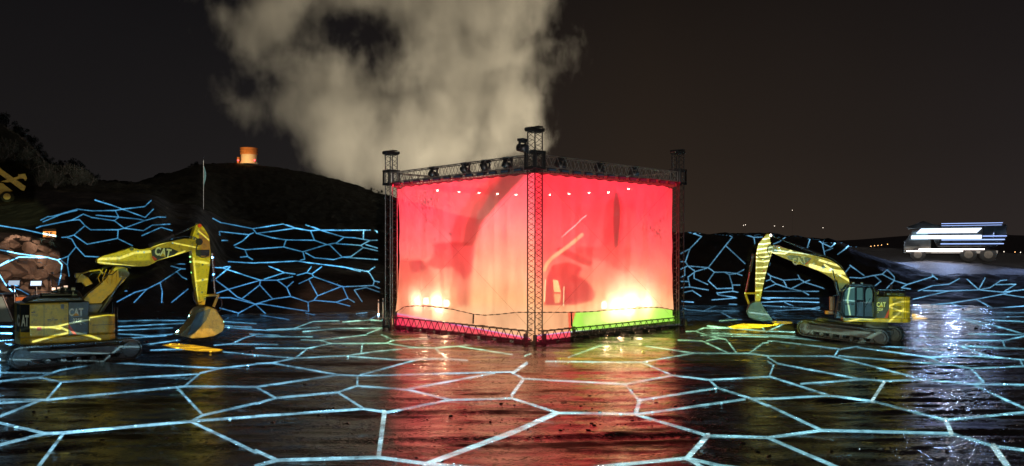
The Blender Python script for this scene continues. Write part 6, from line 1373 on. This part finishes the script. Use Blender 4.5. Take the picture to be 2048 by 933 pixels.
link_bm('mud_clods', bm, M_mud, kind='stuff')
for me in stn: bpy.data.meshes.remove(me)
bpy.context.view_layer.update()

# finer fittings on both machines
def studs(parent, rig, pts, yl, r=.035, nm='bolt_head', m=None):
    for x, y in pts:
        a = rig.P(x, y, yl); bm = bmesh.new(); tube(bm, (a[0], yl - .03, a[1]), (a[0], yl - .002, a[1]), r, n=8); link_bm(nm, bm, m or M_steel, parent)
def plate(parent, rig, pts, yl, m, nm='weld_plate', t_=.02):
    bm = bmesh.new(); prism(bm, rig.L(pts, yl), yl - t_, yl - .002, .004); link_bm(nm, bm, m, parent)
studs(bo2, Lr, [(262,498),(276,503),(288,505),(345,487),(388,478)], YB2, .05); studs(st2, Lr, [(405,530),(405,560),(404,585),(410,598),(396,468)], YB2 + .04, .05)
plate(bo2, Lr, [(272,500),(300,498),(296,530),(276,534)], YB2, M_yel2); plate(st2, Lr, [(392,500),(419,500),(418,512),(392,512)], YB2 + .04, M_dark); plate(stb, Lr, [(236,538),(253,536),(252,552),(238,556)], YB2, M_dark)
plate(st2, Lr, [(399,520),(413,520),(409,596),(403,596)], YB2 + .04, M_yel2, 'web_plate')
studs(bo, R_, [(1560,500),(1628,528),(1660,541),(1680,552)], YB, .05); studs(st, R_, [(1522,500),(1526,520),(1520,560),(1516,590),(1530,480)], YB + .04, .05)
plate(bo, R_, [(1540,493),(1552,492),(1556,506),(1544,505)], YB, M_dark); plate(bo, R_, [(1672,560),(1697,556),(1699,572),(1674,574)], YB, M_yel2)
plate(st, R_, [(1515,505),(1530,505),(1522,585),(1513,585)], YB + .04, M_yel2, 'web_plate')
for x_ in (1790, 1806):
    a = R_.P(x_, 600); bm = bmesh.new(); box(bm, (a[0] - .01, .012, zb + .03), (a[0] + .01, .029, zt - .03)); link_bm('panel_seam', bm, M_dark, ep)
a = R_.P(1735, 600); bm = bmesh.new(); box(bm, (a[0] - .008, .018, zb + .03), (a[0] + .008, .029, zt - .03)); link_bm('panel_seam', bm, M_steel, sp_)
for x_, y_ in ((66, 625), (98, 640), (112, 640)):
    a = c2(x_, y_); bm = bmesh.new(); box(bm, (a[0] - .06, -.02, a[1] - .02), (a[0] + .06, -.001, a[1] + .02), bev=.004); link_bm('door_latch', bm, M_dark, cw)
a = c2(205, 650); bm = bmesh.new(); box(bm, (a[0] - .40, -.012, a[1] - .01), (a[0] + .45, .001, a[1] + .01)); link_bm('panel_seam', bm, M_dark, ex2)
bm = bmesh.new(); pipe(bm, [(x0 + .2, .3, ztop + .1), (x0 + .2, .3, ztop + .45), (x1 + .4, .3, ztop + .45), (x1 + .4, .3, ztop + .1)], .02); link_bm('handrail', bm, M_dark, ex2)
bpy.context.view_layer.update()
